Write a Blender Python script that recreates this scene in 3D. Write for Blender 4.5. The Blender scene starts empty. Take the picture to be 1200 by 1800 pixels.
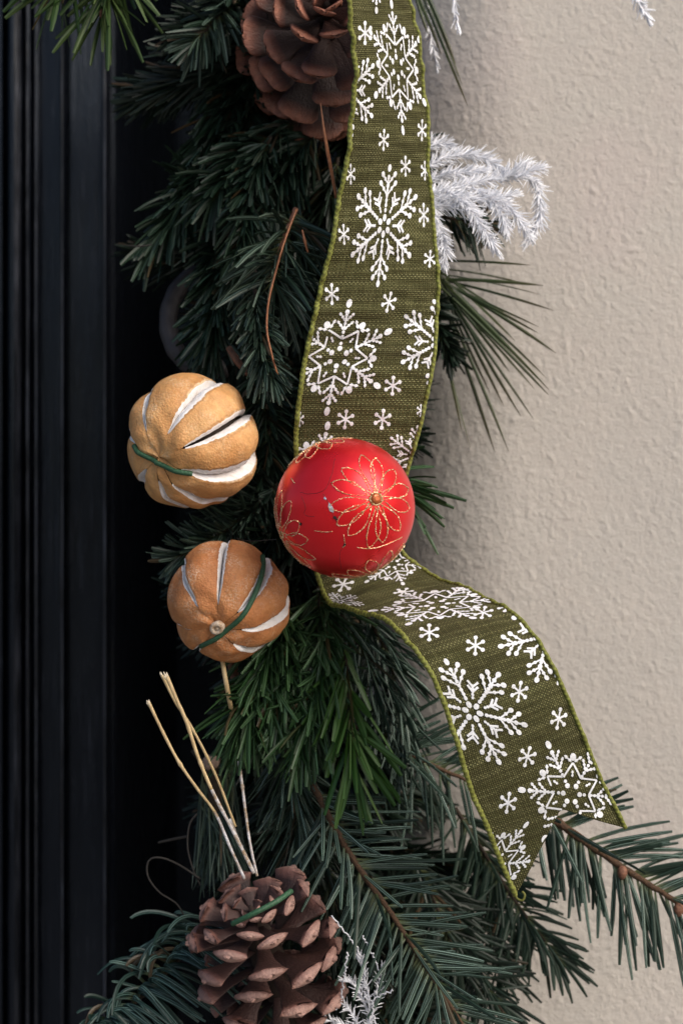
import bpy, math, random
import numpy as np
from mathutils import Vector, Matrix
from mathutils.bvhtree import BVHTree

random.seed(7)
rng = np.random.default_rng(11)
scene = bpy.context.scene
col = scene.collection
R = math.radians

# ------------------------------------------------------------------ camera, sky, sun, exposure
S = 0.00028      # metres per photo pixel on the plane y = 0
D = 1.0          # camera distance to that plane
H = 1.4          # camera height above the pavement

cd = bpy.data.cameras.new('camera')
cam = bpy.data.objects.new('camera', cd)
col.objects.link(cam)
cam.location = (0, -D, H)
cam.rotation_euler = (R(90), 0, 0)
cd.sensor_fit = 'VERTICAL'
cd.sensor_height = 36
cd.sensor_width = 24
cd.lens = 36 * D / (1800 * S)
cd.clip_start = 0.02
cd.clip_end = 500
cd.dof.use_dof = True
cd.dof.focus_distance = 0.93
cd.dof.aperture_fstop = 9.5
scene.camera = cam

SUN_EL, SUN_AZ = 38.0, 131.0          # azimuth clockwise from +Y (into the wall): right of and behind the camera
world = bpy.data.worlds.new('World')
scene.world = world
world.use_nodes = True
wn = world.node_tree.nodes
sky = wn.new('ShaderNodeTexSky')
sky.sky_type = 'NISHITA'
sky.sun_disc = False
sky.sun_elevation = R(SUN_EL)
sky.sun_rotation = R(SUN_AZ)
sky.air_density = 1.0
sky.dust_density = 4.0
sky.ozone_density = 1.0
wn['Background'].inputs['Strength'].default_value = 0.10
world.node_tree.links.new(sky.outputs[0], wn['Background'].inputs['Color'])

sl = bpy.data.lights.new('sun', 'SUN')
sl.energy = 1.3
sl.angle = R(44)
sl.color = (1.0, 0.95, 0.88)
so = bpy.data.objects.new('sun', sl)
col.objects.link(so)
sd = Vector((math.sin(R(SUN_AZ)) * math.cos(R(SUN_EL)), math.cos(R(SUN_AZ)) * math.cos(R(SUN_EL)), math.sin(R(SUN_EL))))
so.rotation_euler = sd.to_track_quat('Z', 'Y').to_euler()
so.location = (2, -2, 3)

scene.view_settings.view_transform = 'Standard'
scene.view_settings.look = 'None'
scene.view_settings.gamma = 1
scene.view_settings.exposure = 0.62
scene.view_settings.use_curve_mapping = False

# ------------------------------------------------------------------ helpers
def P(px, py, y=0.0):
    k = S * (D + y) / D
    return np.array(((px - 600) * k, y, H + (900 - py) * k))

def W(px, y=0.0):
    return px * S * (D + y) / D

def unit(v):
    v = np.asarray(v, float)
    return v / (np.linalg.norm(v, axis=-1, keepdims=True) + 1e-12)

def spline(pts, n):
    """Catmull-Rom through pts (k x d), n samples evenly spread along its length."""
    p = np.asarray(pts, float)
    if len(p) == 2:
        t = np.linspace(0, 1, n)[:, None]
        return p[0] * (1 - t) + p[1] * t
    q = np.vstack([2 * p[0] - p[1], p, 2 * p[-1] - p[-2]])
    out = []
    for i in range(1, len(q) - 2):
        t = np.linspace(0, 1, 24, endpoint=False)[:, None]
        a, b, c, d = q[i - 1], q[i], q[i + 1], q[i + 2]
        out.append(0.5 * (2 * b + (c - a) * t + (2 * a - 5 * b + 4 * c - d) * t ** 2 + (3 * b - a - 3 * c + d) * t ** 3))
    out.append(p[-1:])
    o = np.vstack(out)
    s = np.r_[0, np.cumsum(np.linalg.norm(np.diff(o, axis=0), axis=1))]
    u = np.linspace(0, s[-1], n)
    return np.stack([np.interp(u, s, o[:, k]) for k in range(o.shape[1])], 1)

def tag(o, label=None, cat=None, group=None, kind=None):
    if label: o['label'] = label
    if cat: o['category'] = cat
    if group: o['group'] = group
    if kind: o['kind'] = kind
    return o

def empty(name, loc, label, cat, group=None):
    o = bpy.data.objects.new(name, None)
    o.empty_display_size = 0.01
    o.location = Vector(loc)
    col.objects.link(o)
    return tag(o, label, cat, group)

def make_mesh(name, V, F, mats=(), smooth=True, mi=None, uv=None, att=None):
    me = bpy.data.meshes.new(name)
    V = np.asarray(V, float)
    me.from_pydata(V.tolist(), [], F if isinstance(F, list) else np.asarray(F).tolist())
    for m in mats: me.materials.append(m)
    if smooth: me.polygons.foreach_set('use_smooth', np.ones(len(me.polygons), bool))
    if mi is not None: me.polygons.foreach_set('material_index', np.asarray(mi, np.int32))
    if uv is not None:
        l = me.uv_layers.new(name='UVMap')
        idx = np.empty(len(me.loops), np.int32)
        me.loops.foreach_get('vertex_index', idx)
        l.data.foreach_set('uv', np.asarray(uv, np.float32)[idx].ravel())
    if att is not None:
        a = me.attributes.new('nd', 'FLOAT_VECTOR', 'POINT')
        a.data.foreach_set('vector', np.asarray(att, np.float32).ravel())
    me.update()
    return me

def obj(name, V, F, mats, parent=None, **k):
    V = np.asarray(V, float)
    if parent is not None: V = V - np.array(parent.location)
    o = bpy.data.objects.new(name, make_mesh(name, V, F, mats if isinstance(mats, (list, tuple)) else [mats], **k))
    col.objects.link(o)
    if parent is not None: o.parent = parent
    return o

def grid_faces(nr, nc, off=0, wrap=False):
    i = np.arange(nr - 1)[:, None] * nc
    j = np.arange(nc if wrap else nc - 1)[None, :]
    a = i + j
    b = i + (j + 1) % nc
    return (np.stack([a, b, b + nc, a + nc], -1).reshape(-1, 4) + off)

def frames(p):
    T = unit(np.gradient(p, axis=0))
    n = np.cross(T[0], (0.31, 0.2, 0.93))
    if np.linalg.norm(n) < 1e-3: n = np.cross(T[0], (1, 0, 0))
    N = [unit(n)]
    for k in range(1, len(p)):
        v = N[-1] - T[k] * np.dot(N[-1], T[k])
        N.append(unit(v))
    N = np.array(N)
    return T, N, np.cross(T, N)

def tube(p, r, sides=8, cap=True):
    p = np.asarray(p, float)
    n = len(p)
    r = np.broadcast_to(np.asarray(r, float), (n,)) if np.ndim(r) < 2 else r
    T, N, B = frames(p)
    a = np.linspace(0, 2 * math.pi, sides, endpoint=False)
    rr = r[:, None] if np.ndim(r) == 1 else r
    V = p[:, None, :] + (rr * np.cos(a))[..., None] * N[:, None, :] + (rr * np.sin(a))[..., None] * B[:, None, :]
    F = grid_faces(n, sides, 0, True).tolist()
    if cap:
        F.append(list(range(sides))[::-1])
        F.append(list(range((n - 1) * sides, n * sides)))
    u = np.stack([np.tile(np.arange(sides) / sides, n), np.repeat(np.r_[0, np.cumsum(np.linalg.norm(np.diff(p, axis=0), axis=1))] * 1000, sides)], 1)
    return V.reshape(-1, 3), F, u

def merge(parts):
    Vs, Fs, o = [], [], 0
    for V, F in parts:
        Vs.append(np.asarray(V, float))
        Fs += [[i + o for i in f] for f in (F if isinstance(F, list) else np.asarray(F).tolist())]
        o += len(V)
    return np.vstack(Vs), Fs

# ------------------------------------------------------------------ materials
class M:
    """A small node-graph writer."""
    def __init__(s, name):
        s.m = bpy.data.materials.new(name)
        s.m.use_nodes = True
        s.n, s.l = s.m.node_tree.nodes, s.m.node_tree.links
        s.b = s.n['Principled BSDF']
    def node(s, t, ins=None, **props):
        x = s.n.new(t)
        for k, v in props.items(): setattr(x, k, v)
        for k, v in (ins or {}).items(): s.put(x.inputs[k], v)
        return x
    def put(s, sock, v):
        if hasattr(v, 'bl_idname') and 'Socket' in v.bl_idname: s.l.new(v, sock)
        elif isinstance(v, (tuple, list)) and len(v) == 3 and sock.type == 'RGBA': sock.default_value = (*v, 1)
        else: sock.default_value = v
    def set(s, **k):
        for a, v in k.items(): s.put(s.b.inputs[a.replace('_', ' ')], v)
        return s
    def math(s, op, a, b=0.0, c=0.0):
        x = s.node('ShaderNodeMath', operation=op)
        s.put(x.inputs[0], a); s.put(x.inputs[1], b); s.put(x.inputs[2], c)
        return x.outputs[0]
    def ramp(s, fac, stops, interp='LINEAR'):
        x = s.node('ShaderNodeValToRGB', {0: fac})
        e = x.color_ramp.elements
        x.color_ramp.interpolation = interp
        while len(e) < len(stops): e.new(0.5)
        for i, (p, c) in enumerate(stops):
            e[i].position = p
            e[i].color = (*c, 1) if isinstance(c, (tuple, list)) else (c, c, c, 1)
        return x.outputs[0]
    def mix(s, f, a, b, mode='MIX'):
        x = s.node('ShaderNodeMix', data_type='RGBA', blend_type=mode)
        s.put(x.inputs[0], f); s.put(x.inputs[6], a); s.put(x.inputs[7], b)
        return x.outputs[2]
    def coord(s, scale=(1, 1, 1), which='Object'):
        t = s.node('ShaderNodeTexCoord')
        return s.node('ShaderNodeMapping', {'Vector': t.outputs[which], 'Scale': scale}).outputs[0]
    def noise(s, vec, scale, detail=4, rough=0.55, dist=0.0):
        return s.node('ShaderNodeTexNoise', {'Vector': vec, 'Scale': scale, 'Detail': detail, 'Roughness': rough, 'Distortion': dist}).outputs[0]
    def voro(s, vec, scale, feature='F1'):
        return s.node('ShaderNodeTexVoronoi', {'Vector': vec, 'Scale': scale}, feature=feature).outputs[0]
    def bump(s, h, strength=0.5, dist=0.001):
        s.l.new(s.node('ShaderNodeBump', {'Height': h, 'Strength': strength, 'Distance': dist}).outputs[0], s.b.inputs['Normal'])
        return s
    def attr(s, name='nd'):
        x = s.node('ShaderNodeAttribute', attribute_name=name)
        return s.node('ShaderNodeSeparateXYZ', {0: x.outputs['Vector']}).outputs

def needle_mat(name, dark, light, stripe, tip=None, rough=0.42, stripe_w=0.045):
    """nd.x runs across the blade, nd.y along it, nd.z is one random number for each needle."""
    g = M(name)
    x, y, z = g.attr()
    base = g.mix(g.ramp(z, [(0.1, 0.0), (0.95, 1.0)]), dark, light)
    c1 = g.mix(g.ramp(g.math('MULTIPLY', y, 1.0), [(0.0, 1.0), (0.22, 0.0)]), base, (0.10, 0.11, 0.035))
    if tip: c1 = g.mix(g.ramp(y, [(0.55, 0.0), (1.0, 0.8)]), c1, tip)
    d = g.math('MINIMUM', g.math('ABSOLUTE', g.math('SUBTRACT', x, 0.27)), g.math('ABSOLUTE', g.math('SUBTRACT', x, 0.73)))
    f = g.ramp(d, [(0.0, 1.0), (stripe_w, 0.8), (stripe_w + 0.04, 0.0)])
    amt = g.math('MULTIPLY', f, g.ramp(z, [(0.1, 0.1), (0.9, 1.0)]))
    g.set(Base_Color=g.mix(g.ramp(z, [(0.978, 0.0), (0.984, 0.8)]), g.mix(amt, c1, stripe), (0.065, 0.036, 0.016)), Roughness=rough)
    g.b.inputs['Specular IOR Level'].default_value = 0.30
    return g.m

MN = {
    'dark': needle_mat('needle_dark_green', (0.0055, 0.0165, 0.0080), (0.0130, 0.030, 0.0160), (0.070, 0.118, 0.086)),
    'deep': needle_mat('needle_shaded_green', (0.0034, 0.0095, 0.0045), (0.0075, 0.0175, 0.0090), (0.038, 0.064, 0.048)),  # darker copy for sprigs lying behind, with the garland's shade put into its colour
    'grey': needle_mat('needle_grey_green', (0.0098, 0.023, 0.0138), (0.022, 0.040, 0.026), (0.15, 0.21, 0.175)),
    'green': needle_mat('needle_fresh_green', (0.0100, 0.034, 0.0080), (0.025, 0.064, 0.0150), (0.13, 0.22, 0.14)),
    'bright': needle_mat('needle_young_green', (0.020, 0.062, 0.0090), (0.040, 0.094, 0.016), (0.09, 0.18, 0.06)),
    'olive': needle_mat('needle_olive_green', (0.016, 0.040, 0.0085), (0.038, 0.066, 0.015), (0.12, 0.16, 0.06)),
    'nord': needle_mat('needle_striped_green', (0.0078, 0.021, 0.0118), (0.0170, 0.036, 0.0210), (0.28, 0.39, 0.34)),
    'blue': needle_mat('needle_blue_green', (0.0055, 0.0195, 0.0150), (0.012, 0.034, 0.028), (0.16, 0.26, 0.24)),
    'pine': needle_mat('needle_long_pine', (0.012, 0.026, 0.008), (0.032, 0.052, 0.016), (0.07, 0.105, 0.045), tip=(0.055, 0.035, 0.012)),
}
g = M('needle_frosted_white'); x, y, z = g.attr()
g.set(Base_Color=g.mix(z, (0.80, 0.81, 0.86), (0.90, 0.91, 0.95)), Roughness=0.6); MN['frost'] = g.m
g.b.inputs['Subsurface Weight'].default_value = 0.0

g = M('twig_bark'); c = g.coord()
f = g.noise(c, 900, 5)
g.set(Base_Color=g.ramp(f, [(0.3, (0.035, 0.018, 0.009)), (0.6, (0.085, 0.042, 0.018)), (0.8, (0.13, 0.075, 0.035))]), Roughness=0.8).bump(f, 0.8, 0.0008); M_TWIG = g.m
g = M('twig_bark_dark'); f = g.noise(g.coord(), 900, 5)
g.set(Base_Color=g.ramp(f, [(0.3, (0.018, 0.012, 0.007)), (0.7, (0.05, 0.032, 0.018))]), Roughness=0.85).bump(f, 0.8, 0.0008); M_TWIGD = g.m
g = M('twig_pink_brown'); f = g.noise(g.coord(), 700, 4)
g.set(Base_Color=g.ramp(f, [(0.3, (0.12, 0.05, 0.03)), (0.7, (0.26, 0.12, 0.07))]), Roughness=0.7).bump(f, 0.6, 0.0006); M_TWIGP = g.m
g = M('twig_frosted'); f = g.noise(g.coord(), 900, 4)
g.set(Base_Color=g.ramp(f, [(0.3, (0.55, 0.56, 0.62)), (0.7, (0.8, 0.81, 0.86))]), Roughness=0.7).bump(f, 0.8, 0.0008); M_TWIGW = g.m

# plaster
g = M('cream_plaster'); c = g.coord()
big = g.noise(c, 7, 4, 0.6)
mid = g.noise(c, 38, 5, 0.6)
fine = g.noise(c, 700, 6, 0.65)
b0 = g.ramp(big, [(0.32, (0.480, 0.448, 0.412)), (0.52, (0.515, 0.473, 0.430)), (0.7, (0.520, 0.463, 0.430))])
b1 = g.mix(g.ramp(mid, [(0.35, 0.0), (0.75, 0.35)]), b0, (0.50, 0.478, 0.44))
sp = g.ramp(g.voro(c, 60), [(0.02, 1.0), (0.035, 0.0)])
b2 = g.mix(g.math('MULTIPLY', sp, g.ramp(g.noise(c, 21, 2), [(0.62, 0.0), (0.66, 0.8)])), b1, (0.25, 0.15, 0.12))
hh = g.math('ADD', g.math('MULTIPLY', fine, 0.6), g.noise(c, 260, 4, 0.6))
g.set(Base_Color=b2, Roughness=0.88).bump(hh, 0.75, 0.0012); M_WALL = g.m
g.b.inputs['Specular IOR Level'].default_value = 0.25

# black door paint
g = M('black_gloss_paint'); c = g.coord((1, 1, 0.03)); c2 = g.coord((1, 1, 0.1)); c3 = g.coord()
st = g.noise(c, 620, 6, 0.7)
st2 = g.noise(c2, 160, 5, 0.65)
wear = g.math('MULTIPLY', g.ramp(st, [(0.54, 0.0), (0.68, 1.0)]), g.ramp(g.noise(c3, 24, 4), [(0.45, 0.0), (0.65, 1.0)]))
speck = g.ramp(g.noise(c3, 900, 2), [(0.74, 0.0), (0.78, 1.0)])
cc = g.mix(wear, (0.0032, 0.0040, 0.0068), (0.040, 0.044, 0.058))
cc = g.mix(g.math('MULTIPLY', speck, 0.4), cc, (0.12, 0.12, 0.13))
g.set(Base_Color=cc, Roughness=g.ramp(st2, [(0.3, 0.13), (0.7, 0.32)]))
g.bump(g.math('ADD', g.math('MULTIPLY', st, 0.6), st2), 0.60, 0.0015); M_DOOR = g.m
M_DOORS = [M_DOOR]
g.b.inputs['Specular IOR Level'].default_value = 0.36; g.b.inputs['Specular Tint'].default_value = (0.72, 0.84, 1.0, 1)
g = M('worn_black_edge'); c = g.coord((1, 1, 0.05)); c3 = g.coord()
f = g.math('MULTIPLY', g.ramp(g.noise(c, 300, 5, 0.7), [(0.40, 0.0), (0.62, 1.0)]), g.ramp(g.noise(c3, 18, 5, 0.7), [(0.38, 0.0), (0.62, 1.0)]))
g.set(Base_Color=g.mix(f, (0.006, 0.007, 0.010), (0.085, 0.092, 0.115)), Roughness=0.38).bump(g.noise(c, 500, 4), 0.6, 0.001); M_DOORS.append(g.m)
g = M('dark_iron'); f = g.noise(g.coord(), 220, 5)
g.set(Base_Color=g.ramp(f, [(0.3, (0.018, 0.015, 0.016)), (0.7, (0.034, 0.028, 0.030))]), Roughness=0.6).bump(f, 0.4, 0.001); M_IRON = g.m
g = M('grey_pavement'); f = g.noise(g.coord(), 6, 6)
g.set(Base_Color=g.ramp(f, [(0.3, (0.16, 0.155, 0.15)), (0.7, (0.24, 0.235, 0.225))]), Roughness=0.9); M_PAVE = g.m

# ribbon
g = M('olive_linen_weave')
uvn = g.node('ShaderNodeTexCoord').outputs['UV']
sx = g.node('ShaderNodeSeparateXYZ', {0: uvn}).outputs
warp = g.math('ADD', sx[0], g.math('MULTIPLY', g.math('SUBTRACT', g.noise(uvn, 0.9, 3), 0.5), 0.35))
weft = g.math('ADD', sx[1], g.math('MULTIPLY', g.math('SUBTRACT', g.noise(uvn, 0.7, 3), 0.5), 0.5))
p = 2 * math.pi / 1.9
sa = g.math('SINE', g.math('MULTIPLY', warp, p))
sb = g.math('SINE', g.math('MULTIPLY', weft, p * 1.05))
pr = g.math('MULTIPLY', sa, sb)
cell = g.math('ADD', g.math('MULTIPLY', pr, 0.5), 0.5)
slub = g.noise(g.node('ShaderNodeMapping', {'Vector': uvn, 'Scale': (0.035, 0.55, 1)}).outputs[0], 1.0, 4, 0.6)
slubw = g.noise(g.node('ShaderNodeMapping', {'Vector': uvn, 'Scale': (0.9, 0.05, 1)}).outputs[0], 1.0, 4, 0.6)
broad = g.noise(g.node('ShaderNodeMapping', {'Vector': uvn, 'Scale': (0.012, 0.07, 1)}).outputs[0], 1.0, 3, 0.6)
ta = g.ramp(slub, [(0.30, (0.070, 0.060, 0.018)), (0.47, (0.120, 0.116, 0.042)), (0.60, (0.29, 0.28, 0.125))])
tb = g.ramp(slubw, [(0.3, (0.060, 0.058, 0.018)), (0.5, (0.096, 0.094, 0.034)), (0.68, (0.20, 0.195, 0.080))])
cc = g.mix(g.ramp(cell, [(0.42, 0.0), (0.58, 1.0)]), ta, tb)
gap = g.ramp(g.math('ABSOLUTE', pr), [(0.05, 0.75), (0.30, 0.0)])
cc = g.mix(gap, cc, (0.022, 0.018, 0.008))
cc = g.mix(g.ramp(broad, [(0.35, 0.4), (0.58, 0.0)]), cc, (0.040, 0.032, 0.014))
g.set(Base_Color=cc, Roughness=0.85).bump(g.math('ABSOLUTE', pr), 0.9, 0.0007); M_RIB = g.m
g.b.inputs['Specular IOR Level'].default_value = 0.2

g = M('olive_hem_thread'); c = g.coord()
uvn = g.node('ShaderNodeTexCoord').outputs['UV']
sx = g.node('ShaderNodeSeparateXYZ', {0: uvn}).outputs
tw = g.math('SINE', g.math('ADD', g.math('MULTIPLY', sx[1], 2 * math.pi / 2.6), g.math('MULTIPLY', sx[0], 2 * math.pi)))
g.set(Base_Color=g.mix(g.ramp(tw, [(0.0, 0.0), (0.5, 1.0)]), (0.12, 0.125, 0.02), g.ramp(g.noise(c, 350, 3), [(0.3, (0.17, 0.19, 0.028)), (0.7, (0.27, 0.29, 0.05))])), Roughness=0.7)
g.bump(g.noise(c, 2500, 2), 0.5, 0.0003); M_HEM = g.m
g = M('white_raised_print'); f = g.noise(g.coord(), 2200, 3)
g.set(Base_Color=g.mix(g.ramp(f, [(0.52, 0.0), (0.75, 0.5)]), (0.82, 0.83, 0.86), (0.52, 0.53, 0.50)), Roughness=0.65).bump(f, 0.8, 0.0004); M_PRINT = g.m

# bauble
g = M('satin_red_lacquer'); f = g.noise(g.coord(), 45, 4); f2 = g.noise(g.coord(), 1500, 2)
g.set(Base_Color=g.ramp(f, [(0.3, (0.86, 0.010, 0.017)), (0.7, (0.93, 0.016, 0.026))]), Roughness=g.ramp(f, [(0.3, 0.26), (0.7, 0.33)]), Metallic=0.68).bump(f2, 0.04, 0.0002)
g.b.inputs['Coat Weight'].default_value = 0.30; g.b.inputs['Coat Roughness'].default_value = 0.35; M_RED = g.m
g = M('gloss_red_petal')
g.set(Base_Color=(0.88, 0.008, 0.014), Roughness=0.28, Metallic=0.68); g.b.inputs['Coat Weight'].default_value = 0.30; g.b.inputs['Coat Roughness'].default_value = 0.33; M_PETAL = g.m
g = M('gold_glitter'); v = g.node('ShaderNodeTexVoronoi', {'Vector': g.coord(), 'Scale': 2600.0}).outputs
g.set(Base_Color=g.ramp(g.node('ShaderNodeSeparateColor', {0: v[1]}).outputs[0], [(0.0, (0.30, 0.14, 0.05)), (0.45, (0.75, 0.50, 0.22)), (0.9, (1.0, 0.88, 0.62))]), Metallic=0.75, Roughness=0.35)
g.bump(g.node('ShaderNodeSeparateColor', {0: v[1]}).outputs[1], 1.0, 0.0006); M_GOLD = g.m
g = M('amber_jewel'); g.set(Base_Color=(0.42, 0.10, 0.025), Roughness=0.08, Metallic=0.35); M_JEWEL = g.m
g = M('silver_chip'); g.set(Base_Color=(0.85, 0.84, 0.88), Roughness=0.2, Metallic=0.8); M_SILV = g.m
g = M('black_hole_chip'); g.set(Base_Color=(0.01, 0.005, 0.005), Roughness=0.6); M_HOLE = g.m
g = M('red_crack'); g.set(Base_Color=(0.16, 0.006, 0.01), Roughness=0.6); M_CRACK = g.m

def rind_mat(name, a, b, cdust, amount):
    g = M(name); c = g.coord()
    big = g.noise(c, 32, 5, 0.6)
    pores = g.voro(c, 950)
    bc = g.ramp(big, [(0.3, a), (0.68, b)])
    st = g.noise(g.coord((1, 1, 1)), 330, 5, 0.7)
    bc = g.mix(g.ramp(st, [(0.35, 0.38), (0.62, 0.0)]), bc, tuple(q * 0.66 for q in a))
    dust = g.math('MULTIPLY', g.ramp(g.noise(c, 75, 5, 0.65), [(0.48, 0.0), (0.72, 1.0)]), g.ramp(g.noise(c, 1100, 3, 0.7), [(0.47, 0.0), (0.6, 1.0)]))
    bc = g.mix(g.math('MULTIPLY', dust, amount), bc, cdust)
    ex = g.attr()[0]
    bc = g.mix(g.math('MULTIPLY', g.ramp(ex, [(0.15, 0.0), (0.6, 0.6)]), g.ramp(st, [(0.35, 1.0), (0.65, 0.25)])), bc, tuple(q * 0.5 for q in a))
    bc = g.mix(g.math('MULTIPLY', g.ramp(ex, [(0.80, 0.0), (0.95, 0.8)]), g.ramp(g.noise(c, 500, 3), [(0.4, 0.3), (0.6, 1.0)])), bc, cdust)
    g.set(Base_Color=bc, Roughness=0.62)
    g.bump(g.math('ADD', g.math('ADD', g.math('MULTIPLY', pores, -0.5), g.math('MULTIPLY', st, 0.7)), g.math('MULTIPLY', g.noise(c, 150, 5, 0.65), 2.2)), 0.42, 0.0011)
    g.b.inputs['Subsurface Weight'].default_value = 0.08
    g.b.inputs['Subsurface Scale'].default_value = 0.002
    return g.m
M_RIND1 = rind_mat('dried_rind_amber', (0.56, 0.255, 0.080), (0.72, 0.415, 0.170), (0.78, 0.62, 0.42), 0.65)
M_RIND2 = rind_mat('dried_rind_russet', (0.46, 0.160, 0.048), (0.62, 0.275, 0.100), (0.78, 0.62, 0.46), 0.8)
g = M('white_pith'); f = g.noise(g.coord(), 260, 5)
g.set(Base_Color=g.ramp(f, [(0.24, (0.55, 0.43, 0.31)), (0.36, (0.74, 0.69, 0.65)), (0.60, (0.84, 0.82, 0.82))]), Roughness=0.9).bump(f, 0.6, 0.0008); M_PITH = g.m
g = M('dried_pulp'); g.set(Base_Color=(0.016, 0.008, 0.004), Roughness=0.9); M_PULP = g.m
g = M('green_waxed_cord'); f = g.noise(g.coord(), 900, 4)
g.set(Base_Color=g.ramp(f, [(0.3, (0.012, 0.055, 0.024)), (0.7, (0.03, 0.105, 0.048))]), Roughness=0.55).bump(f, 0.7, 0.0006); M_CORD = g.m

def cone_mat(name, dark, mid, lip, resin):
    g = M(name); x, y, z = g.attr(); c = g.coord()
    f = g.noise(g.coord((0.4, 1, 1)), 4.2, 5, 0.65)
    oi = g.node('ShaderNodeObjectInfo').outputs['Random']
    base = g.ramp(x, [(0.30, tuple(q * 0.7 for q in dark)), (0.78, dark), (0.88, mid), (0.95, lip)])
    base = g.mix(g.ramp(f, [(0.38, 0.35), (0.62, 0.0)]), base, dark)
    base = g.mix(g.math('MULTIPLY', g.ramp(x, [(0.8, 0.0), (0.92, 1.0)]), g.ramp(g.noise(c, 9.0, 4, 0.7), [(0.55, 0.0), (0.75, 0.7)])), base, resin)
    base = g.mix(g.math('MULTIPLY', oi, 0.35), base, tuple(q * 0.6 for q in mid))
    g.set(Base_Color=base, Roughness=0.55).bump(g.math('ADD', f, g.noise(c, 26, 4)), 0.28, 0.02)
    return g.m
M_CONE1 = cone_mat('cone_scale_red_brown', (0.018, 0.0060, 0.0042), (0.14, 0.040, 0.022), (0.36, 0.135, 0.080), (0.20, 0.12, 0.09))
M_CONE2 = cone_mat('cone_scale_grey_brown', (0.018, 0.0065, 0.0055), (0.20, 0.088, 0.070), (0.42, 0.25, 0.205), (0.36, 0.27, 0.23))
g = M('cone_core'); g.set(Base_Color=(0.02, 0.010, 0.006), Roughness=0.9); M_CORE = g.m

g = M('straw_stalk'); c = g.coord((1, 1, 0.15)); f = g.noise(c, 600, 4)
g.set(Base_Color=g.ramp(f, [(0.3, (0.36, 0.24, 0.11)), (0.6, (0.56, 0.42, 0.22)), (0.8, (0.66, 0.53, 0.33))]), Roughness=0.55).bump(f, 0.4, 0.0006); M_STRAW = g.m
g = M('straw_white_paint'); f = g.noise(g.coord(), 240, 5, 0.7)
g.set(Base_Color=g.ramp(f, [(0.40, (0.30, 0.22, 0.14)), (0.56, (0.55, 0.53, 0.54)), (0.72, (0.80, 0.80, 0.84))]), Roughness=0.7).bump(f, 0.8, 0.0008); M_STRAWW = g.m
g = M('straw_cut_end'); g.set(Base_Color=(0.72, 0.62, 0.46), Roughness=0.9); M_STRAWC = g.m
g = M('dry_needle'); f = g.noise(g.coord(), 500, 3)
g.set(Base_Color=g.ramp(f, [(0.3, (0.19, 0.066, 0.026)), (0.7, (0.33, 0.135, 0.06))]), Roughness=0.5); M_DRY = g.m
g = M('dry_bark_flake'); f = g.noise(g.coord(), 400, 4)
g.set(Base_Color=g.ramp(f, [(0.3, (0.07, 0.028, 0.014)), (0.7, (0.17, 0.075, 0.04))]), Roughness=0.8).bump(f, 0.7, 0.0008); M_FLAKE = g.m
g = M('pale_cut_wood'); f = g.noise(g.coord(), 300, 4)
g.set(Base_Color=g.ramp(f, [(0.3, (0.15, 0.10, 0.075)), (0.7, (0.25, 0.18, 0.14))]), Roughness=0.85).bump(f, 0.5, 0.0006); M_CUT = g.m
g = M('dried_calyx'); f = g.noise(g.coord(), 500, 4)
g.set(Base_Color=g.ramp(f, [(0.35, (0.40, 0.25, 0.14)), (0.6, (0.66, 0.54, 0.42))]), Roughness=0.85).bump(f, 0.7, 0.0008); M_CALYX = g.m
g = M('grey_tendril'); g.set(Base_Color=(0.020, 0.017, 0.015), Roughness=0.8); M_TEND = g.m

# ------------------------------------------------------------------ setting: pavement, wall, door
V = [(-60, -60, 0), (60, -60, 0), (60, 60, 0), (-60, 60, 0)]
tag(obj('pavement', V, [[0, 1, 2, 3]], M_PAVE), 'grey pavement in front of the doorway, out of frame', kind='structure')

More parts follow.
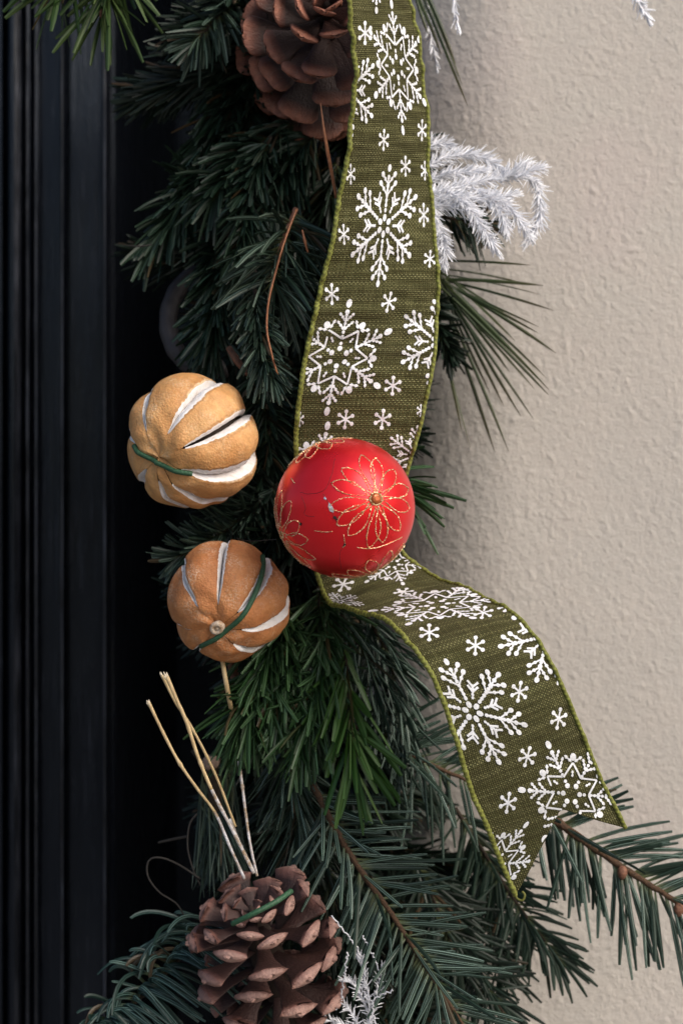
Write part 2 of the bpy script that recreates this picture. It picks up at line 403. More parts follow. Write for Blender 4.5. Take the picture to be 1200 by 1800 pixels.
YW = 0.10                       # front face of the wall
RC = 0.080                      # radius of its rounded edge at the doorway
XC = W(652, YW) - W(600, YW) + RC   # where the flat face begins
def build_wall():
    arc = np.linspace(0, math.pi / 2, 120)
    pts = [(XC - RC, 0.75), (XC - RC, 0.45), (XC - RC, 0.30), (XC - RC, YW + RC + 0.02)]
    nor = [(-1, 0)] * 4
    amp = [0, 0, 0, 0]
    for a in arc:
        pts.append((XC - RC * math.cos(a), YW + RC - RC * math.sin(a))); nor.append((-math.cos(a), -math.sin(a))); amp.append(min(1, a / 0.15))
    xs = np.arange(XC + 0.0009, 0.225, 0.0009)
    for x in xs: pts.append((x, YW)); nor.append((0, -1)); amp.append(1)
    for x in (0.24, 0.3, 0.5, 1.0, 2.0, 4.0): pts.append((x, YW)); nor.append((0, -1)); amp.append(0)
    pts, nor, amp = map(np.array, (pts, nor, amp))
    s = np.r_[0, np.cumsum(np.linalg.norm(np.diff(pts, axis=0), axis=1))]
    zd = np.arange(H - 0.30, H + 0.30, 0.0009)
    z = np.r_[0.0, 0.4, 0.8, 1.0, zd, 1.75, 2.0, 2.6, 3.4]
    za = np.r_[0, 0, 0, 0, np.ones(len(zd)), 0, 0, 0, 0]
    h = np.zeros((len(z), len(s)))
    s0, z0, st = s[4], zd[0], 0.0011
    n = 20000
    for k in range(n):
        cs, cz = s0 + rng.random() * (0.30), z0 + rng.random() * 0.60
        a = rng.uniform(0.0005, 0.00085); b = a * rng.uniform(1.0, 2.6)
        if rng.random() < 0.08: a *= 1.6; b *= 1.5
        th = rng.normal(0.45, 0.5)              # long axis leans from upper left to lower right
        hh = rng.uniform(0.09, 0.40) * (1 if rng.random() < 0.78 else -0.6) * 0.001
        rad = 3 * b
        j0, j1 = np.searchsorted(s, (cs - rad, cs + rad)); i0, i1 = np.searchsorted(z, (cz - rad, cz + rad))
        if j1 <= j0 or i1 <= i0: continue
        ds = s[None, j0:j1] - cs; dz = z[i0:i1, None] - cz
        u = ds * math.cos(th) + dz * math.sin(th); v = -ds * math.sin(th) + dz * math.cos(th)
        h[i0:i1, j0:j1] += hh * np.exp(-(u / a) ** 2 - (v / b) ** 2)
    wave = 0.0006 * np.sin(s[None, :] * 34 + np.sin(z[:, None] * 9) * 1.5) * np.sin(z[:, None] * 21 + 1.0)
    h = (h + wave) * amp[None, :] * za[:, None]
    X = pts[None, :, 0] + h * nor[None, :, 0]; Y = pts[None, :, 1] + h * nor[None, :, 1]
    Z = np.broadcast_to(z[:, None], X.shape)
    Vv = np.stack([X, Y, Z], -1).reshape(-1, 3)
    o = obj('plaster_wall', Vv, grid_faces(len(z), len(s)), M_WALL)
    tag(o, 'rough cream plaster wall with a rounded edge on the right of the doorway', 'wall')
build_wall()

YD = 0.215
def build_door():
    t = empty('wooden_door', (P(60, 900, YD)[0], YD, 0), 'black painted wooden door with worn vertical mouldings', 'door')
    def X(px): return P(px, 0, YD)[0]
    def strip(name, prof):
        p = np.array([(X(a), YD + b) for a, b in prof])
        z = np.array([0.0, 2.5])
        Vv = np.array([[(x, y, zz) for x, y in p] for zz in z]).reshape(-1, 3)
        F = grid_faces(2, len(p))
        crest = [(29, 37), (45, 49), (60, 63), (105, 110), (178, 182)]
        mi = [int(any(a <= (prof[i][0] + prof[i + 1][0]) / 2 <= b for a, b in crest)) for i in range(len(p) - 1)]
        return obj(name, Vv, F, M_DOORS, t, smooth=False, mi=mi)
    def roundp(a, b, depth, base, n=7):
        return [(a + (b - a) * (0.5 - 0.5 * math.cos(math.pi * k / n)), base - depth * math.sin(math.pi * k / n)) for k in range(n + 1)]
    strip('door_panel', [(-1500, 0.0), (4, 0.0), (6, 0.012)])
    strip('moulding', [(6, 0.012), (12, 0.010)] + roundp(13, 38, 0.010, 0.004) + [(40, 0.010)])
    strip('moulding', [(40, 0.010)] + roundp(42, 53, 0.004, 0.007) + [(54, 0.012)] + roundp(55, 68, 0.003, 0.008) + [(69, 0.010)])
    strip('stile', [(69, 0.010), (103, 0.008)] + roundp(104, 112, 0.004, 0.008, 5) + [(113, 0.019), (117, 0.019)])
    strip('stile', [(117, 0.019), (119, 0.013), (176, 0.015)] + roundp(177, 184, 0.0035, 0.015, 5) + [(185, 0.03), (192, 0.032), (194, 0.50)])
    strip('door_rebate', [(194, 0.50), (1400, 0.50)])
build_door()

# dark iron hoop behind the fir
a = np.linspace(R(70), R(290), 60)
c0 = P(372, 562, 0.045)
rr = W(83, 0.045)
pth = np.stack([c0[0] + 0.92 * rr * np.cos(a), c0[1] + 0.012 * np.sin(a * 1), c0[2] + 1.12 * rr * np.sin(a)], 1)
Vv, F, _ = tube(pth, W(16, 0.045) * (1 + 0.05 * np.sin(np.arange(60))), 14)
tag(obj('iron_ring', Vv, F, M_IRON), 'dark curved ring half hidden behind the fir above the pale dried orange', 'ring')

# ------------------------------------------------------------------ needles
def needle_mesh(B, d, bend, n0, L, w, thick=0.35, rings=6, taper=0.55):
    """All needles of a sprig in one mesh. B base, d direction, bend = bend vector (already scaled), n0 = broad face, L length, w half width."""
    k = len(B)
    v = np.linspace(0, 1, rings)
    prof = np.interp(v, [0, 0.10, 0.3, 0.75, 0.93, 1.0], [0.45, 0.8, 1.0, 1.0, 0.55 + 0.5 * taper, taper])
    cen = B[:, None, :] + L[:, None, None] * (v[None, :, None] * d[:, None, :] + (v ** 2)[None, :, None] * bend[:, None, :])
    T = unit(d[:, None, :] + 2 * v[None, :, None] * bend[:, None, :])
    sd = unit(np.cross(T, n0[:, None, :]))
    nn = np.cross(sd, T)
    ww = (w[:, None] * prof[None, :])[..., None]
    ring = np.stack([cen - sd * ww, cen + nn * ww * thick, cen + sd * ww, cen - nn * ww * thick], 2)   # k, rings, 4, 3
    Vv = ring.reshape(-1, 3)
    base = (np.arange(k) * rings * 4)[:, None]
    one = grid_faces(rings, 4, 0, True)
    F = (one[None] + base[:, :, None]).reshape(-1, 4).tolist()
    capf = np.arange(4) + (rings - 1) * 4
    F += (capf[None] + base).tolist()
    z = rng.random(k)
    at = np.zeros((k, rings, 4, 3))
    at[..., 0] = np.array([0.0, 0.5, 1.0, 0.5]); at[..., 1] = v[None, :, None]; at[..., 2] = z[:, None, None]
    return Vv, F, at.reshape(-1, 3)

def sprig_arrays(paths, L, n, ang=50, mode='round', w=3.4, droop=0.0, curl=0.0, jit=12, ljit=0.18, tipfan=True, start=0.04, side=0, view=(0, -1, 0), wild=0.035):
    """Needle arrays on twig centre lines (lists of world points). L and w in metres."""
    out = []
    tot = sum(np.linalg.norm(np.diff(p, axis=0), axis=1).sum() for p in paths)
    for p in paths:
        ln = np.linalg.norm(np.diff(p, axis=0), axis=1).sum()
        m = max(8, int(n * ln / tot))
        t = np.sort(np.clip(start + (1.0 - start) * (np.arange(m) + rng.random(m)) / m, 0, 1))
        x = t * (len(p) - 1)
        i = np.minimum(x.astype(int), len(p) - 2)
        f = (x - i)[:, None]
        Tg = unit(np.gradient(p, axis=0))
        B = p[i] * (1 - f) + p[i + 1] * f
        T = unit(Tg[i] * (1 - f) + Tg[i + 1] * f)
        vw = np.broadcast_to(np.array(view, float), T.shape)
        N1 = unit(np.cross(T, vw)); N2 = np.cross(N1, T)
        if mode == 'flat':
            phi = np.where(rng.random(m) < 0.5, 0.0, math.pi) + rng.normal(0, 0.20, m)
            top = rng.random(m) < 0.14
            phi = np.where(top, rng.uniform(0.4, math.pi - 0.4, m), phi)
        elif mode == 'front':
            phi = rng.uniform(-0.5, math.pi + 0.5, m)
        else:
            phi = rng.uniform(0, 2 * math.pi, m)
        if side: phi = np.where(rng.random(m) < 0.7, rng.normal(0 if side > 0 else math.pi, 0.7, m), phi)
        rad = np.cos(phi)[:, None] * N1 + np.sin(phi)[:, None] * N2
        aa = np.radians(ang + rng.normal(0, jit, m))
        if mode == 'flat': aa = np.where(np.abs(np.sin(phi)) > 0.45, aa * 0.72, aa)
        if tipfan: aa = aa * np.interp(t, [0.0, 0.80, 1.0], [1.0, 0.95, 0.30])
        d = unit(np.cos(aa)[:, None] * T + np.sin(aa)[:, None] * rad + rng.normal(0, 0.05, (m, 3)))
        bend = droop * np.array([0, 0, -1.0]) * (0.6 + 0.8 * rng.random(m))[:, None] + curl * T * (0.5 + rng.random(m))[:, None] + rng.normal(0, wild, (m, 3))
        if mode == 'flat': n0 = unit(N2 + 0.25 * rng.normal(0, 1, (m, 3)))
        else: n0 = unit(T * 0.7 + N2 * 0.5 - d * 0.2 + 0.35 * rng.normal(0, 1, (m, 3)))
        LL = L * (1 + rng.normal(0, ljit, m)).clip(0.45, 1.5) * np.interp(t, [0, 0.15, 0.75, 1], [0.8, 1.0, 1.0, 0.72])
        ww = w * (1 + rng.normal(0, 0.12, m)).clip(0.6, 1.4)
        out.append((B, d, bend, n0, LL, ww))
    return [np.concatenate([o[q] for o in out]) for q in range(6)]

def sprig(label, paths, L, n, mat='dark', ang=50, mode='round', w=3.2, twig=4.0, tmat=None, name='fir_sprig', cat='fir sprig', group=None, rings=6, thick=0.35, buds=(), **k):
    """paths: lists of (px, py, y) photo positions with their own distance."""
    y0 = paths[0][0][2]
    wp = [spline([P(*q) for q in p], max(14, 6 * len(p))) for p in paths]
    t = empty(name, wp[0][0], label, cat, group)
    tv = []
    for q in wp:
        m = len(q)
        Vv, F, _ = tube(q + rng.normal(0, W(0.5, y0), q.shape), W(twig, y0) * np.linspace(1.0, 0.45, m) * (1 + 0.10 * np.sin(np.arange(m) * 2.1)), 7)
        tv.append((Vv, F))
    obj('twig', *merge(tv), tmat or M_TWIGD, t)
    A = sprig_arrays(wp, W(L, y0), n, ang, mode, W(w, y0), **k)
    Vv, F, at = needle_mesh(*A, rings=rings, thick=thick)
    obj('needles', Vv, F, MN[mat], t, att=at, smooth=False)['kind'] = 'stuff'
    for b in buds:
        c = P(*b[:3]); r = W(b[3], b[2])
        q = np.array([c + np.array((0, 0, r * 1.4)), c, c - np.array((0, 0, r * 1.3))])
        obj('bud', *tube(spline(q, 7), r * np.array([0.5, 0.85, 1, 1, 0.85, 0.6, 0.15]), 9)[:2], M_TWIGP, t)
    return t

def rays(label, items, mat='pine', w=2.2, name='pine_tuft', cat='pine needles', sag=0.06, group=None):
    """Long needles given one by one: (start px, start py, y, end px, end py, y)."""
    B = np.array([P(*i[:3]) for i in items]); E = np.array([P(*i[3:6]) for i in items])
    d = E - B; L = np.linalg.norm(d, axis=1); d = unit(d)
    k = len(B)
    bend = np.zeros((k, 3)); bend[:, 2] = -sag * (0.4 + rng.random(k)); bend[:, 0] = rng.normal(0, 0.03, k)
    d = d - bend                                    # so that the tip ends where it is asked to
    n0 = unit(np.array([0, -1.0, 0.4]) + 0.4 * rng.normal(0, 1, (k, 3)))
    t = empty(name, B[0], label, cat, group)
    Vv, F, at = needle_mesh(B, d, bend, n0, L, np.full(k, W(w, items[0][2])) * (0.8 + 0.4 * rng.random(k)), thick=0.6, rings=9, taper=0.15)
    obj('needles', Vv, F, MN[mat], t, att=at, smooth=False)['kind'] = 'stuff'
    q = spline([B.mean(0) + np.array((-0.012, 0.004, 0.016)), B.mean(0)], 6)
    obj('twig', *tube(q, W(5), 7)[:2], M_TWIGD, t)
    return t

# --- fillers: dark sprigs deep in the garland
def filler_protos():
    out = []
    for k in range(6):
        q = spline([(0, 0, 0), (0.006 * rng.normal(), 0.006 * rng.normal(), -0.026), (0.012 * rng.normal(), 0.008 * rng.normal(), -0.052)], 16)
        tw = make_mesh('twig', *tube(q, 0.0011 * np.linspace(1, 0.5, 16), 6)[:2], [M_TWIGD])
        A = sprig_arrays([q], 0.0155 + 0.003 * rng.random(), 190, 52, 'round', 0.00092, droop=0.10 + 0.1 * rng.random(), curl=0.15, jit=8)
        Vv, F, at = needle_mesh(*A, rings=5)
        out.append((tw, make_mesh('needles', Vv, F, [MN['deep']], False, att=at)))
    return out
def fill(label, group, n, region, yr, protos, tilt=0.7):
    k = 0
    while k < n:
        px, py = rng.uniform(region[0], region[2]), rng.uniform(region[1], region[3])
        lo = np.interp(py, FLY, FLX); hi = np.interp(py, FRY, FRX)
        px = lo + (hi - lo) * (px - region[0]) / (region[2] - region[0])
        tw, nd = protos[int(rng.integers(len(protos)))]
        t = empty('fir_sprig', P(px, py, rng.uniform(*yr)), label, 'fir sprig', group)
        t.rotation_euler = (rng.normal(-0.15, 0.45), rng.normal(0, tilt), rng.uniform(0, 6.28))
        for nm, me, st in (('twig', tw, 0), ('needles', nd, 1)):
            o = bpy.data.objects.new(nm, me); col.objects.link(o); o.parent = t
            if st: o['kind'] = 'stuff'
        k += 1
FLY = [-60, 100, 250, 420, 560, 700, 900, 1060, 1200, 1330, 1500, 1640, 1860]
FLX = [400, 410, 410, 370, 440, 490, 480, 490, 480, 455, 450, 460, 390]
FRY = [-60, 200, 450, 600, 760, 900, 1060, 1180, 1300, 1450, 1600, 1860]
FRX = [560, 600, 660, 680, 570, 550, 530, 550, 620, 690, 760, 790]
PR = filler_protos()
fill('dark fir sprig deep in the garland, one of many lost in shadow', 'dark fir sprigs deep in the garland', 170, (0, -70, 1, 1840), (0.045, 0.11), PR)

# --- sprigs one can point to
sprig('bright green fir sprig hanging down at the top left corner over the black door',
      [[(205, -90, 0.0), (190, -30, 0.0), (182, 26, 0.0)], [(140, -120, 0.01), (120, -60, 0.01), (95, -15, 0.01)]], 112, 90, 'olive', 48, 'front', w=4.6, twig=5, tmat=M_TWIGP, droop=0.18, buds=[(181, 26, -0.003, 7)])
sprig('grey green fir tip at the top left of the upper pine cone, needles fanned right',
      [[(450, -40, 0.03), (390, 20, 0.02), (338, 82, 0.015)]], 74, 110, 'grey', 62, 'round', w=4.2, droop=0.12)
sprig('dark drooping fir sprig on the far left above the iron ring, tip pointing down left',
      [[(440, 60, 0.06), (405, 170, 0.05), (360, 300, 0.04), (305, 385, 0.035), (266, 430, 0.03)]], 74, 280, 'dark', 46, 'front', w=4.0, twig=5, droop=0.26, curl=0.06, wild=0.06, jit=7)
sprig('dark fir sprig below the upper pine cone, needles hanging straight down',
      [[(520, 210, 0.03), (440, 270, 0.02), (375, 345, 0.012)], [(560, 230, 0.03), (500, 300, 0.02), (470, 380, 0.015)]], 74, 290, 'dark', 52, 'front', w=4.0, droop=0.28, jit=8)
sprig('short needled dark fir sprig hanging in the middle of the upper garland',
      [[(475, 240, 0.012), (440, 330, 0.005), (425, 430, 0.0), (430, 530, 0.0)]], 50, 240, 'dark', 58, 'front', w=4.0, droop=0.1, curl=0.3)
sprig('pale striped fir sprig with long spread needles left of the ribbon',
      [[(520, 366, -0.018), (495, 430, -0.022), (479, 492, -0.026), (492, 514, -0.026)]], 108, 84, 'grey', 70, 'front', w=4.4, twig=5, tmat=M_TWIGP, droop=0.22, jit=18)
sprig('small bunched grey green fir tip above and right of the pale dried orange',
      [[(448, 510, -0.018), (455, 580, -0.028), (466, 632, -0.034), (482, 672, -0.038)]], 46, 210, 'grey', 55, 'front', w=3.6, droop=0.12, curl=0.25)
sprig('dark fir sprig hanging down left of the short bunched tip behind the iron ring',
      [[(400, 420, 0.03), (385, 520, 0.02), (370, 620, 0.015)]], 72, 210, 'dark', 45, 'front', w=4.2, droop=0.2)
sprig('dark fir sprig between the pale dried orange and the ribbon, needles reaching right',
      [[(440, 640, 0.02), (468, 720, 0.012), (470, 800, 0.008), (445, 880, 0.006)]], 76, 220, 'dark', 62, 'front', w=3.8, droop=0.1, curl=0.12)
sprig('grey green fir tip with curved needles sticking out left between the two dried oranges',
      [[(490, 850, 0.0), (430, 910, -0.004), (370, 950, -0.008), (304, 984, -0.01)]], 62, 190, 'grey', 60, 'front', w=3.6, droop=-0.04, curl=-0.05)
sprig('dark fir sprig behind the red bauble, tip pointing down left',
      [[(560, 860, 0.03), (520, 960, 0.02), (500, 1050, 0.015)]], 80, 150, 'deep', 55, 'front', w=3.8, droop=0.25)

sprig('fresh green fir sprig hanging right beside the russet dried orange',
      [[(500, 1050, -0.01), (480, 1130, -0.016), (450, 1220, -0.02), (425, 1290, -0.022)]], 84, 260, 'green', 46, 'front', w=4.0, droop=0.28, curl=-0.06, jit=20, wild=0.2)
sprig('dense green fir sprig hanging below the red bauble',
      [[(560, 1030, -0.004), (565, 1130, -0.014), (555, 1230, -0.02), (530, 1310, -0.022)], [(520, 1080, -0.004), (505, 1180, -0.016), (490, 1260, -0.02)]], 78, 420, 'green', 48, 'front', w=3.9, droop=0.25, curl=0.0, jit=22, wild=0.2)
sprig('young bright green fir tip with broad flat needles in the lower middle',
      [[(605, 1130, -0.016), (612, 1220, -0.024), (618, 1300, -0.03), (622, 1360, -0.032)]], 112, 50, 'bright', 34, 'front', w=6.2, twig=4, droop=0.10, jit=10)
sprig('dark green fir sprig hanging under the fold of the ribbon',
      [[(640, 1075, 0.0), (680, 1150, 0.004), (700, 1230, 0.006), (705, 1300, 0.008)], [(600, 1080, 0.0), (650, 1170, 0.0), (665, 1260, 0.0)]], 80, 200, 'nord', 50, 'front', w=3.2, droop=0.30, wild=0.14)
sprig('thin fir branch pointing right behind the ribbon above its forked tail',
      [[(600, 1270, 0.02), (680, 1305, 0.012), (760, 1345, 0.01), (850, 1385, 0.012)]], 116, 84, 'nord', 58, 'flat', w=3.1, twig=6, tmat=M_TWIG, droop=0.10)
sprig('dark fir sprig in shadow above the lower middle branch',
      [[(500, 1300, 0.0), (520, 1400, 0.0), (530, 1500, 0.005)]], 90, 170, 'nord', 45, 'front', w=3.2, droop=0.18)
sprig('large fir branch with pale striped needles running down to the bottom edge',
      [[(548, 1375, -0.012), (585, 1450, -0.02), (630, 1525, -0.026), (700, 1625, -0.032), (765, 1725, -0.036), (830, 1830, -0.04)]], 124, 142, 'nord', 60, 'flat', w=3.6, twig=6.5, tmat=M_TWIG, jit=5, droop=0.02)
sprig('pale striped fir branch reaching right across the wall below the ribbon tail',
      [[(900, 1405, 0.02), (970, 1440, 0.014), (1060, 1502, 0.008), (1140, 1555, 0.004), (1230, 1610, 0.0)]], 126, 112, 'nord', 54, 'flat', w=3.8, twig=9, tmat=M_TWIG, jit=6, droop=0.06, buds=[(1093, 1535, 0.003, 9), (1192, 1600, 0.0, 9)])
sprig('slender dark fir sprig hanging on the wall between the ribbon tail and the lower branch',
      [[(800, 1420, 0.05), (870, 1530, 0.045), (930, 1620, 0.04), (985, 1690, 0.04)], [(840, 1480, 0.05), (855, 1600, 0.05), (880, 1720, 0.05)]], 76, 250, 'dark', 48, 'flat', w=3.0, twig=4, droop=0.16)
sprig('dark fir sprig low on the wall at the bottom of the garland',
      [[(760, 1560, 0.04), (820, 1680, 0.035), (890, 1790, 0.03)], [(720, 1500, 0.03), (770, 1600, 0.03), (810, 1700, 0.03)]], 84, 200, 'deep', 50, 'flat', w=3.2, droop=0.1)
sprig('striped fir sprig between the lower pine cone and the large lower branch',
      [[(540, 1430, 0.005), (575, 1530, 0.0), (600, 1640, -0.002), (640, 1760, -0.004)]], 100, 120, 'deep', 40, 'front', w=3.4, droop=0.15)
def arched():
    q = spline([P(372, 1625, 0.0), P(318, 1680, -0.008), P(255, 1745, -0.014), P(165, 1825, -0.018)], 40)
    t = empty('fir_sprig', q[0], 'blue green fir sprig with long arched needles at the bottom left corner of the garland', 'fir sprig')
    obj('twig', *tube(q, W(7) * np.linspace(1, 0.5, 40), 8)[:2], M_TWIGD, t)
    m = 130
    tt = np.sort(rng.random(m)); B = q[(tt * 39).astype(int)] + rng.normal(0, 0.0006, (m, 3))
    lead = rng.random(m) < 0.72                # most arch over to the right and down, the rest to the left
    d = np.where(lead[:, None], np.array([-0.10, -0.55, 0.70]), np.array([-0.75, -0.35, 0.45])) + rng.normal(0, 0.13, (m, 3))
    bend = np.where(lead[:, None], np.array([0.80, 0.30, -1.05]), np.array([0.30, 0.1, -0.55])) + rng.normal(0, 0.12, (m, 3))
    n0 = unit(np.array([0.2, -1.0, 0.5]) + 0.35 * rng.normal(0, 1, (m, 3)))
    L = W(150) * (1 + rng.normal(0, 0.16, m)) * np.interp(tt, [0, 1], [1.05, 0.85])
    Vv, F, at = needle_mesh(B, unit(d), bend, n0, L, np.full(m, W(3.7)), rings=11)
    obj('needles', Vv, F, MN['blue'], t, att=at, smooth=False)['kind'] = 'stuff'
arched()
sprig('dark green fir sprig with thin needles beside the red bauble on the wall side',
      [[(640, 800, 0.015), (690, 850, 0.0), (722, 880, -0.006)]], 98, 40, 'green', 42, 'front', w=3.6, droop=0.12, curl=0.1, jit=20)
sprig('small dark fir tuft behind the long pine needles on the wall side',
      [[(715, 490, 0.055), (760, 560, 0.05), (790, 625, 0.048)]], 50, 150, 'deep', 62, 'round', w=3.6, droop=0.1)
sprig('dark fir sprig under the white frosted spray',
      [[(740, 370, 0.05), (800, 385, 0.045), (860, 392, 0.045)]], 56, 90, 'dark', 62, 'round', w=3.4, droop=0.3)

# long pine needles on the right
ends = [(932, 466), (921, 498), (954, 502), (950, 518), (973, 546), (947, 575), (946, 586), (977, 621), (960, 665), (964, 685), (963, 694), (939, 684),
        (937, 737), (915, 732), (885, 714), (893, 793), (869, 795), (826, 787), (811, 758), (895, 654), (905, 600), (920, 640), (860, 690), (900, 560), (935, 655)]
it = []
for k, (ex, ey) in enumerate(ends):
    a = math.atan2(ey - 470, ex - 745)
    it.append((738 + 22 * rng.random() + 10 * math.cos(a), 458 + 34 * rng.random(), 0.055 + 0.012 * rng.random(), ex, ey, 0.035 + 0.04 * rng.random()))
rays('tuft of long thin pine needles fanned over the wall right of the ribbon', it, 'pine', 2.9)
rays('few long pine needles hanging down the wall at the top right of the ribbon',
     [(728, -40, 0.05, 822, 188, 0.05), (735, -40, 0.05, 800, 112, 0.045), (725, -30, 0.05, 775, 96, 0.05), (722, -30, 0.05, 768, 70, 0.05), (730, -40, 0.05, 812, 150, 0.055), (726, -20, 0.05, 752, 60, 0.05)], 'pine', 3.0, sag=0.1)
it = []
for k in range(80):
    sx_, sy_ = 352 + 60 * rng.random(), 1335 + 90 * rng.random()
    ex, ey = 336 + 110 * rng.random(), 1490 + 100 * rng.random()
    it.append((sx_, sy_, 0.01 + 0.03 * rng.random(), ex, ey, 0.0 + 0.03 * rng.random()))
rays('bundle of long thin pine needles hanging above the lower pine cone behind the straws', it, 'grey', 2.0, sag=-0.05)

# frosted sprays
F1 = [[(735, 345, 0.0), (790, 332, 0.0), (850, 318, 0.005), (905, 308, 0.01), (938, 318, 0.012)],
      [(925, 305, 0.012), (944, 330, 0.010), (948, 375, 0.008), (942, 400, 0.006), (926, 426, 0.006)],
      [(755, 335, -0.004), (764, 385, -0.006), (780, 425, -0.008), (781, 466, -0.01)],
      [(785, 335, -0.004), (822, 362, -0.008), (848, 402, -0.01), (873, 441, -0.01)],
      [(830, 330, 0.0), (868, 356, -0.004), (884, 384, -0.006), (890, 408, -0.006)],
      [(850, 335, 0.0), (888, 360, -0.002), (912, 386, -0.004), (930, 416, -0.004)],
      [(745, 296, 0.012), (790, 274, 0.014), (840, 274, 0.014), (880, 296, 0.012)],
      [(745, 262, 0.016), (768, 252, 0.018), (790, 256, 0.018)],
      [(880, 318, 0.004), (905, 296, 0.006), (925, 286, 0.008)], [(905, 312, 0.0), (930, 300, 0.0), (948, 296, 0.0)],
      [(745, 365, -0.002), (790, 362, -0.004), (835, 372, -0.006)], [(745, 318, 0.008), (795, 306, 0.008), (850, 300, 0.008)], [(760, 350, -0.004), (800, 345, -0.004), (860, 350, -0.003), (905, 340, 0.0)], [(748, 385, -0.002), (758, 410, -0.004), (764, 440, -0.006)]]
sprig('white frosted artificial spray spreading from behind the ribbon onto the wall', F1, 23, 3200, 'frost', 42, 'round', w=1.05, twig=2.6, tmat=M_TWIGW, name='frosted_spray', cat='frosted spray', thick=0.6, rings=4, jit=14)
sprig('small white frosted tip hanging at the top edge left of the wall',
      [[(795, -30, 0.02), (800, 20, 0.02), (806, 52, 0.02)], [(745, -30, 0.05), (756, 60, 0.06), (768, 118, 0.06)]], 20, 70, 'frost', 30, 'round', w=1.8, twig=2.2, tmat=M_TWIGW, name='frosted_spray', cat='frosted spray', thick=0.6, rings=4)
sprig('small white frosted tip hanging at the top edge over the wall',
      [[(1105, -30, 0.03), (1125, 10, 0.03), (1140, 36, 0.03)]], 20, 60, 'frost', 35, 'round', w=1.8, twig=2.2, tmat=M_TWIGW, name='frosted_spray', cat='frosted spray', thick=0.6, rings=4)
F2 = [[(650, 1840, -0.03), (648, 1760, -0.034), (636, 1700, -0.036), (628, 1668, -0.036)], [(640, 1830, -0.03), (610, 1770, -0.034), (575, 1760, -0.034)],
      [(645, 1810, -0.03), (665, 1750, -0.034), (672, 1700, -0.034)], [(630, 1820, -0.03), (600, 1800, -0.036), (560, 1790, -0.036)],
      [(648, 1780, -0.03), (625, 1735, -0.038), (604, 1722, -0.04)]]
sprig('white frosted artificial spray at the bottom edge beside the lower pine cone', F2, 16, 420, 'frost', 48, 'round', w=1.0, twig=2.2, tmat=M_TWIGW, name='frosted_spray', cat='frosted spray', thick=0.6, rings=4, jit=16)
th = [[(640, 1740, -0.036), (638, 1690, -0.04), (615, 1650, -0.045), (583, 1610, -0.05)], [(600, 1760, -0.04), (604, 1720, -0.044), (612, 1672, -0.046)], [(665, 1720, -0.036), (660, 1690, -0.036), (636, 1645, -0.04)],
      [(660, 1800, -0.04), (655, 1760, -0.042), (690, 1740, -0.044)]]
t = empty('frosted_spray', P(640, 1740, -0.036), 'thin bare white frosted twigs curling up right of the lower pine cone', 'frosted spray')
for q in th:
    pp = spline([P(*z) for z in q], 40); pp[:, [0, 2]] += rng.normal(0, W(1.3), (40, 2))
    obj('twig', *tube(pp, W(1.3), 6)[:2], M_TWIGW, t)

# ------------------------------------------------------------------ ribbon
PAIRS = [((607, -40), (716, -40), -.078, -.034), ((613, 20), (725, 20), -.074, -.032), ((622, 80), (735, 80), -.069, -.030), ((622, 150), (745, 150), -.064, -.028), ((616, 230), (751, 235), -.059, -.028), ((606, 295), (753, 300), -.055, -.028),
         ((594, 365), (758, 360), -.052, -.028), ((580, 440), (766, 440), -.050, -.029), ((563, 510), (769, 510), -.047, -.03), ((547, 580), (766, 585), -.046, -.033),
         ((534, 645), (759, 648), -.044, -.034), ((526, 700), (748, 705), -.041, -.034), ((521, 755), (737, 752), -.037, -.032), ((521, 800), (722, 805), -.032, -.029),
         ((527, 860), (706, 865), -.026, -.024), ((538, 930), (700, 920), -.021, -.019), ((556, 1005), (706, 968), -.020, -.014), ((579, 1058), (738, 998), -.028, -.014),
         ((614, 1071), (782, 1021), -.046, -.027), ((655, 1081), (832, 1041), -.064, -.046), ((695, 1104), (876, 1062), -.079, -.062), ((728, 1140), (915, 1092), -.088, -.074),
         ((757, 1185), (945, 1125), -.092, -.080), ((779, 1233), (967, 1165), -.092, -.082), ((797, 1287), (990, 1212), -.090, -.081), ((814, 1345), (1012, 1262), -.087, -.079),
         ((832, 1400), (1033, 1316), -.083, -.076), ((853, 1447), (1058, 1375), -.079, -.073), ((872, 1495), (1080, 1418), -.075, -.070), ((889, 1535), (1098, 1455), -.072, -.067), ((905, 1573), (1114, 1492), -.069, -.064)]
NP = len(PAIRS)
LP = np.array([P(*a, c) for a, b, c, d in PAIRS]); RP = np.array([P(*b, d) for a, b, c, d in PAIRS])
both = np.hstack([LP, RP])
NS = 520
dense = spline(both, NS)
mid6 = (dense[:, :3] + dense[:, 3:]) / 2
def s_at(kf):                                   # dense index of a pair index (fractional)
    i = int(kf); f = kf - i
    pt = both[i] * (1 - f) + both[min(i + 1, NP - 1)] * f
    return int(np.argmin(((dense - pt) ** 2).sum(1)))
